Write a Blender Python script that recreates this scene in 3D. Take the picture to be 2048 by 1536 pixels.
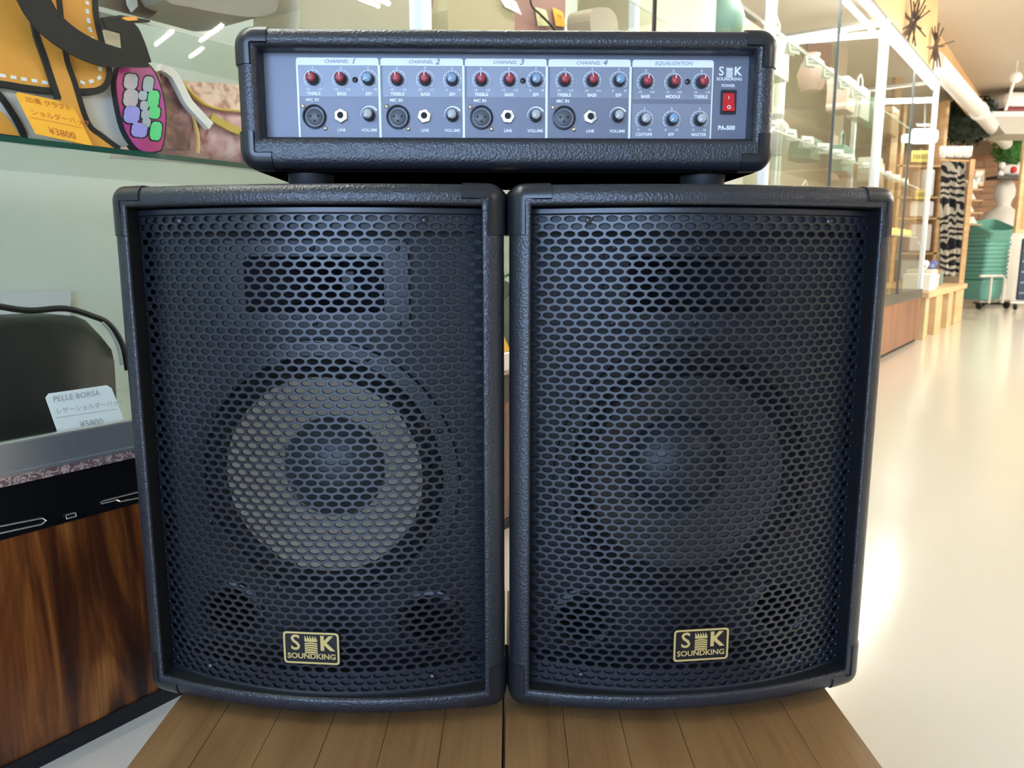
import bpy, bmesh, math, random
from math import sin, cos, pi, radians as RAD, sqrt
from mathutils import Vector, Matrix
from mathutils.geometry import tessellate_polygon
random.seed(7)
for _o in list(bpy.data.objects): bpy.data.objects.remove(_o)
S = bpy.context.scene
COL = S.collection

# ------------------------------------------------------------------ camera, world, exposure
HC = 0.66                                     # camera height above the shop floor
FPX, PITCH = 1530.0, 0.1652
cam_d = bpy.data.cameras.new('camera'); cam = bpy.data.objects.new('camera', cam_d); COL.objects.link(cam)
cam.location = (0, 0, HC); cam.rotation_euler = (pi/2 - PITCH, 0, 0)
cam_d.sensor_width = 36.0; cam_d.lens = FPX/2048*36.0
cam_d.clip_start = 0.02; cam_d.clip_end = 100
cam_d.dof.use_dof = True; cam_d.dof.focus_distance = 0.82; cam_d.dof.aperture_fstop = 13.0
S.camera = cam
world = bpy.data.worlds.new('world'); S.world = world; world.use_nodes = True
world.node_tree.nodes['Background'].inputs[0].default_value = (0.80, 0.90, 1.0, 1)
world.node_tree.nodes['Background'].inputs[1].default_value = 0.6
S.view_settings.view_transform = 'Standard'; S.view_settings.look = 'None'
S.view_settings.exposure = 0.25; S.view_settings.gamma = 1.0
S.view_settings.use_curve_mapping = False
S.cycles.transparent_max_bounces = 32
WINDOW_STRENGTH = 13.5
LAMP_STRENGTH = 110.0
CASE_TUBE = 75.0

# ------------------------------------------------------------------ shop axes
A1, A2 = RAD(34.2), RAD(36.5)                 # near showcase row / far showcase row
U1 = Vector((sin(A1), cos(A1), 0)); V1 = Vector((-cos(A1), sin(A1), 0))
U2 = Vector((sin(A2), cos(A2), 0)); V2 = Vector((-cos(A2), sin(A2), 0))
def P1(u, v, z): return U1*u + V1*v + Vector((0, 0, z))
def P2(u, v, z): return U2*u + V2*v + Vector((0, 0, z))
_c, _s = cos(PITCH), sin(PITCH)
def ray(px, py):
    a = (px-1024)/FPX; b = -(py-768)/FPX
    return Vector((a, _c+b*_s, -_s+b*_c))
C0 = Vector((0, 0, HC))
def atv(px, py, v, V=V1):  r = ray(px, py); return C0 + r*(v/(r.dot(V)))
def aty(px, py, Y):        r = ray(px, py); return C0 + r*(Y/r.y)
def flo(px, py, z=0.0):    r = ray(px, py); return C0 + r*((z-HC)/r.z)

# ------------------------------------------------------------------ materials
MATS = {}
def mat(name, col, rough=0.5, metal=0.0, spec=0.5, bump=None, var=None, emit=None, coat=0.0, sheen=0.0):
    if name in MATS: return MATS[name]
    m = bpy.data.materials.new(name); m.use_nodes = True; MATS[name] = m
    nt = m.node_tree; N = nt.nodes; L = nt.links; b = N['Principled BSDF']
    b.inputs['Base Color'].default_value = (*col, 1); b.inputs['Roughness'].default_value = rough
    b.inputs['Metallic'].default_value = metal; b.inputs['Specular IOR Level'].default_value = spec
    if coat: b.inputs['Coat Weight'].default_value = coat; b.inputs['Coat Roughness'].default_value = 0.12
    if sheen: b.inputs['Sheen Weight'].default_value = sheen
    if emit: b.inputs['Emission Color'].default_value = (*emit[0], 1); b.inputs['Emission Strength'].default_value = emit[1]
    tc = N.new('ShaderNodeTexCoord')
    if var:                                    # (second colour, scale xyz, detail, lo, hi)
        mp = N.new('ShaderNodeMapping'); mp.inputs['Scale'].default_value = var[1]
        n = N.new('ShaderNodeTexNoise'); n.inputs['Scale'].default_value = 1; n.inputs['Detail'].default_value = var[2]
        r = N.new('ShaderNodeValToRGB'); r.color_ramp.elements[0].position = var[3]; r.color_ramp.elements[1].position = var[4]
        r.color_ramp.elements[0].color = (*col, 1); r.color_ramp.elements[1].color = (*var[0], 1)
        L.new(tc.outputs['Object'], mp.inputs[0]); L.new(mp.outputs[0], n.inputs[0]); L.new(n.outputs[0], r.inputs[0])
        L.new(r.outputs[0], b.inputs['Base Color'])
    if bump:                                   # (kind, scale, strength, distance)
        kind, sc, st, di = bump
        if kind == 'vor':
            n = N.new('ShaderNodeTexVoronoi'); n.feature = 'SMOOTH_F1'; n.inputs['Smoothness'].default_value = 0.3; n.inputs['Scale'].default_value = sc; out = n.outputs['Distance']
            nn = N.new('ShaderNodeTexNoise'); nn.inputs['Scale'].default_value = sc*0.7; nn.inputs['Detail'].default_value = 3
            mx = N.new('ShaderNodeMixRGB'); mx.inputs[0].default_value = 0.0018
            L.new(tc.outputs['Object'], nn.inputs[0]); L.new(tc.outputs['Object'], mx.inputs[1]); L.new(nn.outputs['Color'], mx.inputs[2])
            L.new(mx.outputs[0], n.inputs[0])
        else:
            n = N.new('ShaderNodeTexNoise'); n.inputs['Scale'].default_value = sc; n.inputs['Detail'].default_value = 4; out = n.outputs[0]
            L.new(tc.outputs['Object'], n.inputs[0])
        bp = N.new('ShaderNodeBump'); bp.inputs['Strength'].default_value = st; bp.inputs['Distance'].default_value = di
        L.new(out, bp.inputs['Height']); L.new(bp.outputs[0], b.inputs['Normal'])
    return m
def emis(name, col, st):
    if name in MATS: return MATS[name]
    m = bpy.data.materials.new(name); m.use_nodes = True; MATS[name] = m
    nt = m.node_tree; nt.nodes.remove(nt.nodes['Principled BSDF'])
    e = nt.nodes.new('ShaderNodeEmission'); e.inputs[0].default_value = (*col, 1); e.inputs[1].default_value = st
    nt.links.new(e.outputs[0], nt.nodes['Material Output'].inputs[0]); return m
def glass(name, tint=(0.93, 0.97, 0.94), ior=1.5, rough=0.0):
    if name in MATS: return MATS[name]
    m = bpy.data.materials.new(name); m.use_nodes = True; MATS[name] = m
    nt = m.node_tree; N = nt.nodes; L = nt.links; N.remove(N['Principled BSDF'])
    t = N.new('ShaderNodeBsdfTransparent'); t.inputs[0].default_value = (*tint, 1)
    g = N.new('ShaderNodeBsdfGlossy'); g.inputs['Roughness'].default_value = rough
    f = N.new('ShaderNodeFresnel'); ge = N.new('ShaderNodeNewGeometry')   # same reflectance from either side of the sheet
    mr = N.new('ShaderNodeMapRange'); mr.inputs['To Min'].default_value = ior; mr.inputs['To Max'].default_value = 1/ior
    L.new(ge.outputs['Backfacing'], mr.inputs['Value']); L.new(mr.outputs[0], f.inputs[0])
    x = N.new('ShaderNodeMixShader')
    L.new(f.outputs[0], x.inputs[0]); L.new(t.outputs[0], x.inputs[1]); L.new(g.outputs[0], x.inputs[2])
    L.new(x.outputs[0], N['Material Output'].inputs[0]); return m
def rampmat(name, stops, scale, detail=4, distort=1.0, rough=0.4, wave=None, coat=0.0, fine=None, spec=0.5):
    if name in MATS: return MATS[name]
    m = bpy.data.materials.new(name); m.use_nodes = True; MATS[name] = m
    nt = m.node_tree; N = nt.nodes; L = nt.links; b = N['Principled BSDF']; b.inputs['Roughness'].default_value = rough
    b.inputs['Coat Weight'].default_value = coat; b.inputs['Coat Roughness'].default_value = 0.1; b.inputs['Specular IOR Level'].default_value = spec
    tc = N.new('ShaderNodeTexCoord'); mp = N.new('ShaderNodeMapping'); mp.inputs['Scale'].default_value = scale
    L.new(tc.outputs['Object'], mp.inputs[0])
    if wave:
        n = N.new('ShaderNodeTexWave'); n.wave_type = 'BANDS'; n.bands_direction = wave[0]; n.inputs['Scale'].default_value = wave[1]
        n.inputs['Distortion'].default_value = wave[2]; n.inputs['Detail'].default_value = detail; n.inputs['Detail Scale'].default_value = wave[3]
    else:
        n = N.new('ShaderNodeTexNoise'); n.inputs['Scale'].default_value = 1; n.inputs['Detail'].default_value = detail; n.inputs['Distortion'].default_value = distort
    L.new(mp.outputs[0], n.inputs[0])
    r = N.new('ShaderNodeValToRGB'); el = r.color_ramp.elements
    while len(el) < len(stops): el.new(0.5)
    for e, (p, c) in zip(el, stops): e.position = p; e.color = (*c, 1)
    L.new(n.outputs[0], r.inputs[0]); out = r.outputs[0]
    if fine:                                  # (scale xyz, strength)
        mp2 = N.new('ShaderNodeMapping'); mp2.inputs['Scale'].default_value = fine[0]
        n2 = N.new('ShaderNodeTexNoise'); n2.inputs['Scale'].default_value = 1; n2.inputs['Detail'].default_value = 5
        L.new(tc.outputs['Object'], mp2.inputs[0]); L.new(mp2.outputs[0], n2.inputs[0])
        r2 = N.new('ShaderNodeValToRGB'); r2.color_ramp.elements[0].position = 0.3; r2.color_ramp.elements[1].position = 0.65
        r2.color_ramp.elements[0].color = (1-fine[1],)*3+(1,); r2.color_ramp.elements[1].color = (1, 1, 1, 1)
        mx = N.new('ShaderNodeMixRGB'); mx.blend_type = 'MULTIPLY'; mx.inputs[0].default_value = 1
        L.new(n2.outputs[0], r2.inputs[0]); L.new(out, mx.inputs[1]); L.new(r2.outputs[0], mx.inputs[2]); out = mx.outputs[0]
    L.new(out, b.inputs['Base Color']); return m

VINYL = mat('black_vinyl', (0.016, 0.018, 0.023), 0.36, spec=0.6, bump=('vor', 400, 0.6, 0.0007))
PLAST = mat('black_plastic', (0.013, 0.014, 0.017), 0.30)
GRILLE = mat('grille_steel', (0.010, 0.012, 0.017), 0.36, spec=0.65)
BAFFLE = mat('baffle_black', (0.016, 0.018, 0.023), 0.5, bump=('noise', 500, 0.6, 0.001))
HORNM = mat('horn_plastic', (0.022, 0.024, 0.030), 0.35)
DARK = mat('deep_black', (0.004, 0.004, 0.005), 0.7)
RUBBER = mat('black_rubber', (0.012, 0.012, 0.014), 0.6)
GOLD = mat('badge_gold', (0.72, 0.55, 0.20), 0.35, metal=0.35)
BADGEK = mat('badge_black', (0.012, 0.012, 0.016), 0.3)
SCREW = mat('black_screw', (0.05, 0.05, 0.055), 0.3, metal=0.8)
BRASS = mat('nickel_screw', (0.55, 0.47, 0.38), 0.28, metal=1.0)
STEEL = mat('nickel', (0.78, 0.78, 0.76), 0.25, metal=0.9)
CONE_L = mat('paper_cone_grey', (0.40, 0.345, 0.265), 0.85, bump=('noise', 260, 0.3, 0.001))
CONE_R = mat('paper_cone_shaded', (0.060, 0.057, 0.052), 0.7, bump=('noise', 260, 0.3, 0.001))  # same paper as the left cone, its dimmer lighting put into the colour
CAPM = mat('dust_cap', (0.030, 0.033, 0.040), 0.35)
PANEL = mat('panel_grey', (0.150, 0.160, 0.200), 0.42, metal=0.15, bump=('noise', 900, 0.12, 0.0003))
PANEL2 = mat('panel_light_grey', (0.225, 0.240, 0.285), 0.40, metal=0.15, bump=('noise', 900, 0.12, 0.0003))
PRINT = mat('white_print', (0.86, 0.88, 0.90), 0.5)
PRINTK = mat('dark_print', (0.20, 0.22, 0.27), 0.5)
KNOB = mat('knob_black', (0.030, 0.032, 0.034), 0.45)
KRED = mat('knob_red', (0.33, 0.035, 0.045), 0.35)
KBLUE = mat('knob_blue', (0.20, 0.32, 0.45), 0.35)
KGREY = mat('knob_grey', (0.40, 0.41, 0.42), 0.35)
SWRED = mat('switch_red', (0.55, 0.012, 0.018), 0.25, emit=((0.6, 0.01, 0.01), 0.05))
ALU = mat('aluminium', (0.62, 0.64, 0.64), 0.35, metal=0.85)
WHITEP = mat('white_post', (0.86, 0.87, 0.88), 0.35, metal=0.1)
SAGE = mat('sage_panel', (0.53, 0.55, 0.50), 0.6)
GLASS = glass('clear_glass', ior=1.36); SHELFG = glass('shelf_glass', (0.86, 0.93, 0.88))
GEDGE = mat('glass_edge_green', (0.03, 0.10, 0.07), 0.1, spec=0.6)
WHITE = mat('white_card', (0.90, 0.90, 0.88), 0.6)
INK = mat('ink', (0.05, 0.05, 0.06), 0.6)
INKG = mat('pencil_grey', (0.38, 0.40, 0.40), 0.6)
ORANGEC = mat('orange_card', (1.0, 0.47, 0.03), 0.6)
ORANGEB = mat('orange_leather', (0.86, 0.37, 0.05), 0.45)
GREYB = mat('pale_grey_leather', (0.70, 0.67, 0.64), 0.3)
BLACKB = mat('black_leather', (0.008, 0.008, 0.008), 0.5, bump=('noise', 60, 0.3, 0.003))
WEB = mat('black_webbing', (0.010, 0.010, 0.011), 0.7)

# ------------------------------------------------------------------ mesh builder
class MB:
    def __init__(s): s.v = []; s.f = []
    def add(s, vs, fs, M=None):
        n = len(s.v)
        s.v += [tuple(M @ Vector(v)) if M else tuple(v) for v in vs]; s.f += [tuple(i+n for i in f) for f in fs]; return s
    def box(s, x0, x1, y0, y1, z0, z1, M=None):
        vs = [(x, y, z) for z in (z0, z1) for y in (y0, y1) for x in (x0, x1)]
        return s.add(vs, [(0, 2, 3, 1), (4, 5, 7, 6), (0, 1, 5, 4), (2, 6, 7, 3), (0, 4, 6, 2), (1, 3, 7, 5)], M)
    def bbox(s, x0, x1, y0, y1, z0, z1, b=0.003, M=None):      # bevelled box
        bm = bmesh.new(); bmesh.ops.create_cube(bm, size=1)
        for v in bm.verts: v.co = Vector(((x0+x1)/2+v.co.x*(x1-x0), (y0+y1)/2+v.co.y*(y1-y0), (z0+z1)/2+v.co.z*(z1-z0)))
        bmesh.ops.bevel(bm, geom=bm.edges[:], offset=b, segments=2, affect='EDGES', profile=0.5)
        bm.verts.index_update(); s.add([v.co[:] for v in bm.verts], [[v.index for v in f.verts] for f in bm.faces], M); bm.free(); return s
    def lathe(s, prof, n=24, M=None, cap=(True, True)):       # prof: (r, z); axis z
        vs = []; fs = []; k = len(prof)
        for r, z in prof:
            for i in range(n): a = 2*pi*i/n; vs.append((r*cos(a), r*sin(a), z))
        for j in range(k-1):
            for i in range(n): i2 = (i+1) % n; fs.append((j*n+i, j*n+i2, (j+1)*n+i2, (j+1)*n+i))
        if cap[0]: fs.append(tuple(range(n))[::-1])
        if cap[1]: fs.append(tuple((k-1)*n+i for i in range(n)))
        return s.add(vs, fs, M)
    def tube(s, pts, r, n=8, closed=False, flat=1.0):
        pts = [Vector(p) for p in pts]; k = len(pts); vs = []; fs = []; up = Vector((0, 0, 1)); prev = None
        for i, p in enumerate(pts):
            a = pts[(i-1) % k] if (closed or i) else p; b = pts[(i+1) % k] if (closed or i < k-1) else p
            d = (b-a).normalized()
            if prev is None:
                x = d.cross(up); x = x if x.length > 0.05 else d.cross(Vector((1, 0, 0))); x.normalize()
            else: x = (prev - d*prev.dot(d)).normalized()
            prev = x; y = d.cross(x); rr = r[i] if isinstance(r, (list, tuple)) else r
            for j in range(n): t = 2*pi*j/n; vs.append(p + x*cos(t)*rr + y*sin(t)*rr*flat)
        m = k if closed else k-1
        for i in range(m):
            for j in range(n):
                a = i*n+j; b = i*n+(j+1) % n; i2 = (i+1) % k; fs.append((a, b, i2*n+(j+1) % n, i2*n+j))
        if not closed: fs.append(tuple(range(n))[::-1]); fs.append(tuple((k-1)*n+j for j in range(n)))
        return s.add(vs, fs)
    def prism(s, pts, off):                                   # closed outline of 3-D points pushed by off
        n = len(pts); pts = [Vector(p) for p in pts]; off = Vector(off)
        return s.add(pts+[p+off for p in pts], [tuple(range(n)), tuple(range(2*n-1, n-1, -1))]+[(i, i+n, (i+1) % n+n, (i+1) % n) for i in range(n)])
    def grid(s, rows):
        n = len(rows[0]); m = len(rows)
        return s.add([p for r in rows for p in r], [(j*n+i, j*n+i+1, (j+1)*n+i+1, (j+1)*n+i) for j in range(m-1) for i in range(n-1)])
    def blob(s, c, r, seg=14, ring=9, noise=0.0, M=None):
        vs = []; fs = []
        for j in range(ring+1):
            th = pi*j/ring
            for i in range(seg):
                a = 2*pi*i/seg; k = 1+random.uniform(-noise, noise)
                vs.append((c[0]+r[0]*k*sin(th)*cos(a), c[1]+r[1]*k*sin(th)*sin(a), c[2]+r[2]*k*cos(th)))
        for j in range(ring):
            for i in range(seg): i2 = (i+1) % seg; fs.append((j*seg+i, (j+1)*seg+i, (j+1)*seg+i2, j*seg+i2))
        return s.add(vs, fs, M)
    def build(s, name, m, parent=None, smooth=False, fix=True):
        me = bpy.data.meshes.new(name); me.from_pydata(s.v, [], s.f)
        if fix:
            bm = bmesh.new(); bm.from_mesh(me); bmesh.ops.remove_doubles(bm, verts=bm.verts, dist=1e-6)
            bmesh.ops.recalc_face_normals(bm, faces=bm.faces); bm.to_mesh(me); bm.free()
        if smooth:
            me.shade_smooth()
            me.set_sharp_from_angle(angle=RAD(smooth if smooth is not True else 40))
        me.materials.append(m); o = bpy.data.objects.new(name, me); COL.objects.link(o)
        if parent: o.parent = parent
        return o
def tag(o, label=None, cat=None, group=None, kind=None):
    if label: o['label'] = label
    if cat: o['category'] = cat
    if group: o['group'] = group
    if kind: o['kind'] = kind
    return o
def thing(name, label, cat, loc=(0, 0, 0), rz=0, group=None):
    o = bpy.data.objects.new(name, None); COL.objects.link(o); o.empty_display_size = 0.05
    o.location = loc; o.rotation_euler = (0, 0, rz); return tag(o, label, cat, group)
def struct(o): o['kind'] = 'structure'; return o
def inst(name, src, parent, loc=(0, 0, 0), rot=(0, 0, 0)):
    o = src.copy(); o.name = name; COL.objects.link(o); o.parent = parent; o.location = loc; o.rotation_euler = rot; return o
def rebase(o):                                                # origin of a world-space mesh to its own base
    me = o.data; xs = [v.co for v in me.vertices]
    c = Vector(((min(v.x for v in xs)+max(v.x for v in xs))/2, (min(v.y for v in xs)+max(v.y for v in xs))/2, min(v.z for v in xs)))
    me.transform(Matrix.Translation(-c)); o.location = c; return o
TXT = {}
def text(s, size, bold=0.0, shear=0.0, align='CENTER', sx=1.0):
    key = (s, size, bold, shear, align, sx)
    if key in TXT: return TXT[key]
    cu = bpy.data.curves.new('t', 'FONT'); cu.body = s; cu.size = size; cu.align_x = align; cu.align_y = 'CENTER'
    cu.offset = bold; cu.shear = shear; cu.resolution_u = 3
    o = bpy.data.objects.new('t', cu); COL.objects.link(o)
    me = bpy.data.meshes.new_from_object(o.evaluated_get(bpy.context.evaluated_depsgraph_get()))
    vs = [(v.co.x*sx, v.co.y) for v in me.vertices]; fs = [tuple(p.vertices) for p in me.polygons]
    bpy.data.objects.remove(o); bpy.data.curves.remove(cu); bpy.data.meshes.remove(me)
    TXT[key] = (vs, fs); return TXT[key]
def put(mb, t, fn):                                           # text vertices through fn(x, y) -> point
    vs, fs = t; mb.add([fn(x, y) for x, y in vs], fs)
RX = Matrix.Rotation(pi/2, 4, 'X')                            # local z -> -y (towards the viewer)
def front(x, y, z): return Matrix.Translation((x, y, z)) @ RX  # lathe axis pointing to -y

# ------------------------------------------------------------------ the room
ZC = 2.55
def quad(mb, a, b, c, d): mb.add([a, b, c, d], [(0, 1, 2, 3)])
FLOORM = mat('cream_vinyl_floor', (0.76, 0.71, 0.61), 0.16, spec=0.5, bump=('noise', 14, 0.05, 0.004))
CEILM = mat('ceiling_beige', (0.56, 0.51, 0.43), 0.9, bump=('noise', 120, 0.3, 0.002))
WALLM = mat('shop_wall_beige', (0.60, 0.55, 0.44), 0.8)
m = MB(); m.box(0, 18, -7.2, 2.6, -0.05, 0.0)
ROT2 = Matrix(((U2.x, V2.x, 0, 0), (U2.y, V2.y, 0, 0), (0, 0, 1, 0), (0, 0, 0, 1)))
def room(mb): mb.v = [tuple(ROT2 @ Vector(v)) for v in mb.v]; return mb
m = MB(); m.box(-3.6, 15.1, -7.3, 2.7, -0.06, 0.0); struct(room(m).build('floor', FLOORM))
m = MB(); m.box(-3.6, 15.1, -7.3, 2.7, ZC, ZC+0.06); struct(room(m).build('ceiling', CEILM))
m = MB(); m.box(-3.6, 15.1, 2.6, 2.7, 0, ZC); struct(room(m).build('wall_left', mat('wall_olive', (0.46, 0.42, 0.32), 0.8)))
m = MB(); m.box(-3.6, 15.1, -7.3, -7.2, 0, ZC); struct(room(m).build('wall_right', mat('wall_brown', (0.27, 0.23, 0.18), 0.8)))
# wall behind the camera with shop windows
m = MB(); m.box(-3.6, -3.5, -7.2, 2.6, 0, 0.45); m.box(-3.6, -3.5, -7.2, 2.6, 2.15, ZC); m.box(-3.6, -3.5, 0.2, 2.6, 0.45, 2.15); m.box(-3.6, -3.5, -7.2, -3.4, 0.45, 2.15)
struct(room(m).build('wall_back', WALLM))
SKYP = emis('window_daylight', (0.44, 0.64, 1.0), WINDOW_STRENGTH)
for i in range(2):
    w = 1.8; v0 = -3.4+i*w
    m = MB()
    for a, b, c, d in ((v0, v0+w, 0.45, 0.51), (v0, v0+w, 2.09, 2.15), (v0, v0+0.05, 0.51, 2.09), (v0+w-0.05, v0+w, 0.51, 2.09)): m.box(-3.6, -3.5, a, b, c, d)
    fr = struct(room(m).build('window_%d' % (i+1), ALU))
    m = MB(); m.box(-3.56, -3.55, v0+0.05, v0+w-0.05, 0.51, 2.09); room(m).build('pane', SKYP, fr)

# ------------------------------------------------------------------ ceiling lamps
LAMPE = emis('fluorescent_tube', (1.0, 0.93, 0.80), LAMP_STRENGTH)
def ceiling_lamp(x, y, az, ln, label, tubes=(-0.05, 0.05)):
    t = thing('ceiling_lamp', label, 'ceiling lamp', (x, y, ZC), az, 'fluorescent ceiling lamps')
    m = MB(); m.bbox(-ln/2, ln/2, -0.09, 0.09, -0.05, -0.001, 0.006); m.build('housing', WHITE, t)
    for s in tubes:
        m = MB(); m.tube([(-ln/2+0.02, s, -0.07), (ln/2-0.02, s, -0.07)], 0.016, 8); m.build('tube', LAMPE, t, True)
LAMPS = [(5.75, 0.95, 2.85, .55, 'lamp mirrored leftmost in the showcase front glass'), (5.45, 1.32, 2.85, .6, 'lamp mirrored highest in the showcase front glass'), (6.15, 1.2, 2.85, .4, 'lamp mirrored lowest in the showcase front glass')]
for x, y, a, l, lb in LAMPS: ceiling_lamp(x, y, a, l, 'white fluorescent ceiling ' + lb, (0.0,))
for u, v in ((1.0, -5.4), (3.9, -1.9), (6.8, -5.4), (6.8, -3.0), (6.8, -0.7), (8.2, -4.2), (8.2, -1.9), (9.7, -5.4), (9.7, -3.0), (11.0, -4.2), (11.0, -1.9), (12.6, -3.0)):
    p = P2(u, v, 0); ceiling_lamp(p.x, p.y, pi/2-A2, 1.25, 'long white fluorescent ceiling lamp over the shop aisle')

# ------------------------------------------------------------------ loudspeakers
W, H, SAG = 0.42, 0.5767, 0.0367
TZ = HC-0.5045-0.012                                           # table top
RAR = (W*W/4+SAG*SAG)/(2*SAG)
def arc(x): return sqrt(RAR*RAR-x*x)-(RAR-SAG)
def loop(w, h, ds, dt, db, rc, e, arcf, nt=28, ns=6, nc=5):
    x1 = w/2-ds; z0 = db; z1 = h-dt; r = max(rc-max(0, ds), 0.0006); pts = []
    def corner(cx, cz, a0):
        for i in range(nc+1):
            a = a0-(pi/2)*i/nc; pts.append((cx+r*cos(a), cz+r*sin(a)))
    corner(-x1+r, z1-r, pi)
    for i in range(1, nt): pts.append((-x1+r+(2*x1-2*r)*i/nt, z1))
    corner(x1-r, z1-r, pi/2)
    for i in range(1, ns): pts.append((x1, z1-r-(z1-z0-2*r)*i/ns))
    corner(x1-r, z0+r, 0)
    for i in range(1, nt): pts.append((x1-r-(2*x1-2*r)*i/nt, z0))
    corner(-x1+r, z0+r, -pi/2)
    for i in range(1, ns): pts.append((-x1, z0+r+(z1-z0-2*r)*i/ns))
    return [(x, -arcf(x)+e, z) for x, z in pts]
def skin(mb, loops, capfirst=False, caplast=False):
    n = len(loops[0]); vs = [p for l in loops for p in l]; fs = []
    for j in range(len(loops)-1):
        for i in range(n): i2 = (i+1) % n; fs.append((j*n+i, j*n+i2, (j+1)*n+i2, (j+1)*n+i))
    if capfirst: fs.append(tuple(range(n)))
    if caplast: fs.append(tuple((len(loops)-1)*n+i for i in range(n)))
    mb.add(vs, fs)
def rnd(r, n=5): return [(r*(1-sin(pi/2*i/n)) if 0 else r-r*cos(pi/2*i/n), r-r*sin(pi/2*i/n)) for i in range(n+1)]
def corner_cap(w, h, sx, sz, arcf, o=0.0016, L1=0.026, L2=0.036, rc=0.015, rr=0.012, back=0.045, width=0.0155):
    # a moulded cap wrapped over one front corner
    def path(d):                                              # from the top/bottom arm round the corner to the side arm
        ex = w/2-d; cx = w/2-rc; rad = max(rc-d, 0.0012)
        zc = (h-rc) if sz > 0 else rc; ze = (h-d) if sz > 0 else d
        pts = [(w/2-rc-L1*t, ze) for t in (1, 0.98, 0.66, 0.33)]
        pts += [(cx+rad*sin(a), zc+sz*rad*cos(a)) for a in [pi/2*i/6 for i in range(7)]]
        pts += [(ex, zc-sz*L2*t) for t in (0.33, 0.66, 0.98, 1)]
        return [(sx*x, z) for x, z in pts]
    prof = [(0, back), (0, rr)]+[(a, b) for a, b in rnd(rr)][1:]+[(width-0.0015, 0), (width, 0)]
    rows = []
    for j, (d, e) in enumerate(prof):
        oo = o if j < len(prof)-1 else -0.0004
        dd, ee = d, e
        nx = max(0.0, 1-d/rr) if e < rr else 1.0; ny = max(0.0, 1-e/rr)
        row = []
        for i in range(15):
            q = -0.0004 if i in (0, 14) else oo
            l = sqrt(nx*nx+ny*ny) or 1
            if j == len(prof)-1: qx, qy = 0, -0.0004
            else: qx, qy = q*nx/l, q*ny/l
            x, z = path(dd-qx)[i]; row.append((x, -arcf(x)+ee-qy, z))
        rows.append(row)
    return MB().grid(rows)

# perforated grille, one sheet with real holes (elongated, staggered)
GE0, GE1 = 0.008, 0.016
def gy(x): return -arc(x)+GE0+GE1*(x/0.19)**2
GX = 0.1885
_tab = [(0.0, -GX)]
for i in range(1, 401):
    x0 = -GX+2*GX*(i-1)/400; x1 = -GX+2*GX*i/400
    _tab.append((_tab[-1][0]+sqrt((x1-x0)**2+(gy(x1)-gy(x0))**2), x1))
GL = _tab[-1][0]
def s2x(s):
    s = min(max(s, 0), GL); f = s/GL*400; i = min(int(f), 399)
    while i < 399 and _tab[i+1][0] < s: i += 1
    while i > 0 and _tab[i][0] > s: i -= 1
    a, b = _tab[i], _tab[i+1]; t = (s-a[0])/(b[0]-a[0]); return a[1]+(b[1]-a[1])*t
def grille_mesh():
    cols, rows = 27, 68; p = GL/cols; z0, z1 = 0.0245, 0.5465; r = (z1-z0)/rows
    hw, hh = p*0.41, r*0.405; vs = []; fs = []
    ell = [(cos(2*pi*k/12), sin(2*pi*k/12)) for k in range(12)]
    rec = [(1, 0), (1, 1), (0.5, 1), (0, 1), (-0.5, 1), (-1, 1), (-1, 0), (-1, -1), (-0.5, -1), (0, -1), (0.5, -1), (1, -1)]
    cache = {}
    def pos(s, z, e): 
        key = round(s, 6)
        if key not in cache:
            x = s2x(s); g = (gy(x+1e-4)-gy(x-1e-4))/2e-4; l = sqrt(1+g*g); cache[key] = (x, gy(x), -g/l, 1/l)
        x, y, nx, ny = cache[key]; return (x+nx*e, y+ny*e, z)
    for j in range(rows):
        zc = z0+(j+0.5)*r; sh = 0.5*p if j % 2 else 0.0
        n = cols-1 if j % 2 else cols
        for i in range(n):
            sc = sh+(i+0.5)*p; b = len(vs)
            for a, c in rec: vs.append(pos(sc+a*p/2, zc+c*r/2, 0))
            for a, c in ell: vs.append(pos(sc+a*hw*1.06, zc+c*hh*1.06, 0))
            for a, c in ell: vs.append(pos(sc+a*hw*0.96, zc+c*hh*0.96, 0.0007))
            for a, c in ell: vs.append(pos(sc+a*hw*0.96, zc+c*hh*0.96, 0.0020))
            for q in range(3):
                for k in range(12): k2 = (k+1) % 12; fs.append((b+q*12+k, b+q*12+k2, b+(q+1)*12+k2, b+(q+1)*12+k))
        if j % 2:
            for s0 in (0.0, GL-p/2):
                b = len(vs); zz = (zc-r/2, zc, zc+r/2)
                for a in (0, 0.25*p, 0.5*p): 
                    for z in zz: vs.append(pos(s0+a, z, 0))
                for q in range(2):
                    for w in range(2): fs.append((b+q*3+w, b+(q+1)*3+w, b+(q+1)*3+w+1, b+q*3+w+1))
    me = bpy.data.meshes.new('grille'); me.from_pydata(vs, [], fs)
    bm = bmesh.new(); bm.from_mesh(me); bmesh.ops.remove_doubles(bm, verts=bm.verts, dist=2e-5); bm.to_mesh(me); bm.free()
    me.shade_smooth(); me.set_sharp_from_angle(angle=RAD(35)); me.materials.append(GRILLE); return me
def screw_mesh(name, r, m):
    mb = MB(); mb.lathe([(r, 0), (r*0.92, r*0.35), (r*0.5, r*0.6), (0.0002, r*0.65)], 12, RX)
    me_o = mb.build(name, m, None, True); return me_o
def ring_path(r, n=24): return [(r*cos(2*pi*i/n), r*sin(2*pi*i/n)) for i in range(n)]
def rrect(x0, x1, z0, z1, r, n=4):
    pts = []
    for cx, cz, a in ((x1-r, z1-r, 0), (x0+r, z1-r, pi/2), (x0+r, z0+r, pi), (x1-r, z0+r, 1.5*pi)):
        for i in range(n+1): t = a+pi/2*i/n; pts.append((cx+r*cos(t), cz+r*sin(t)))
    return pts
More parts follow.
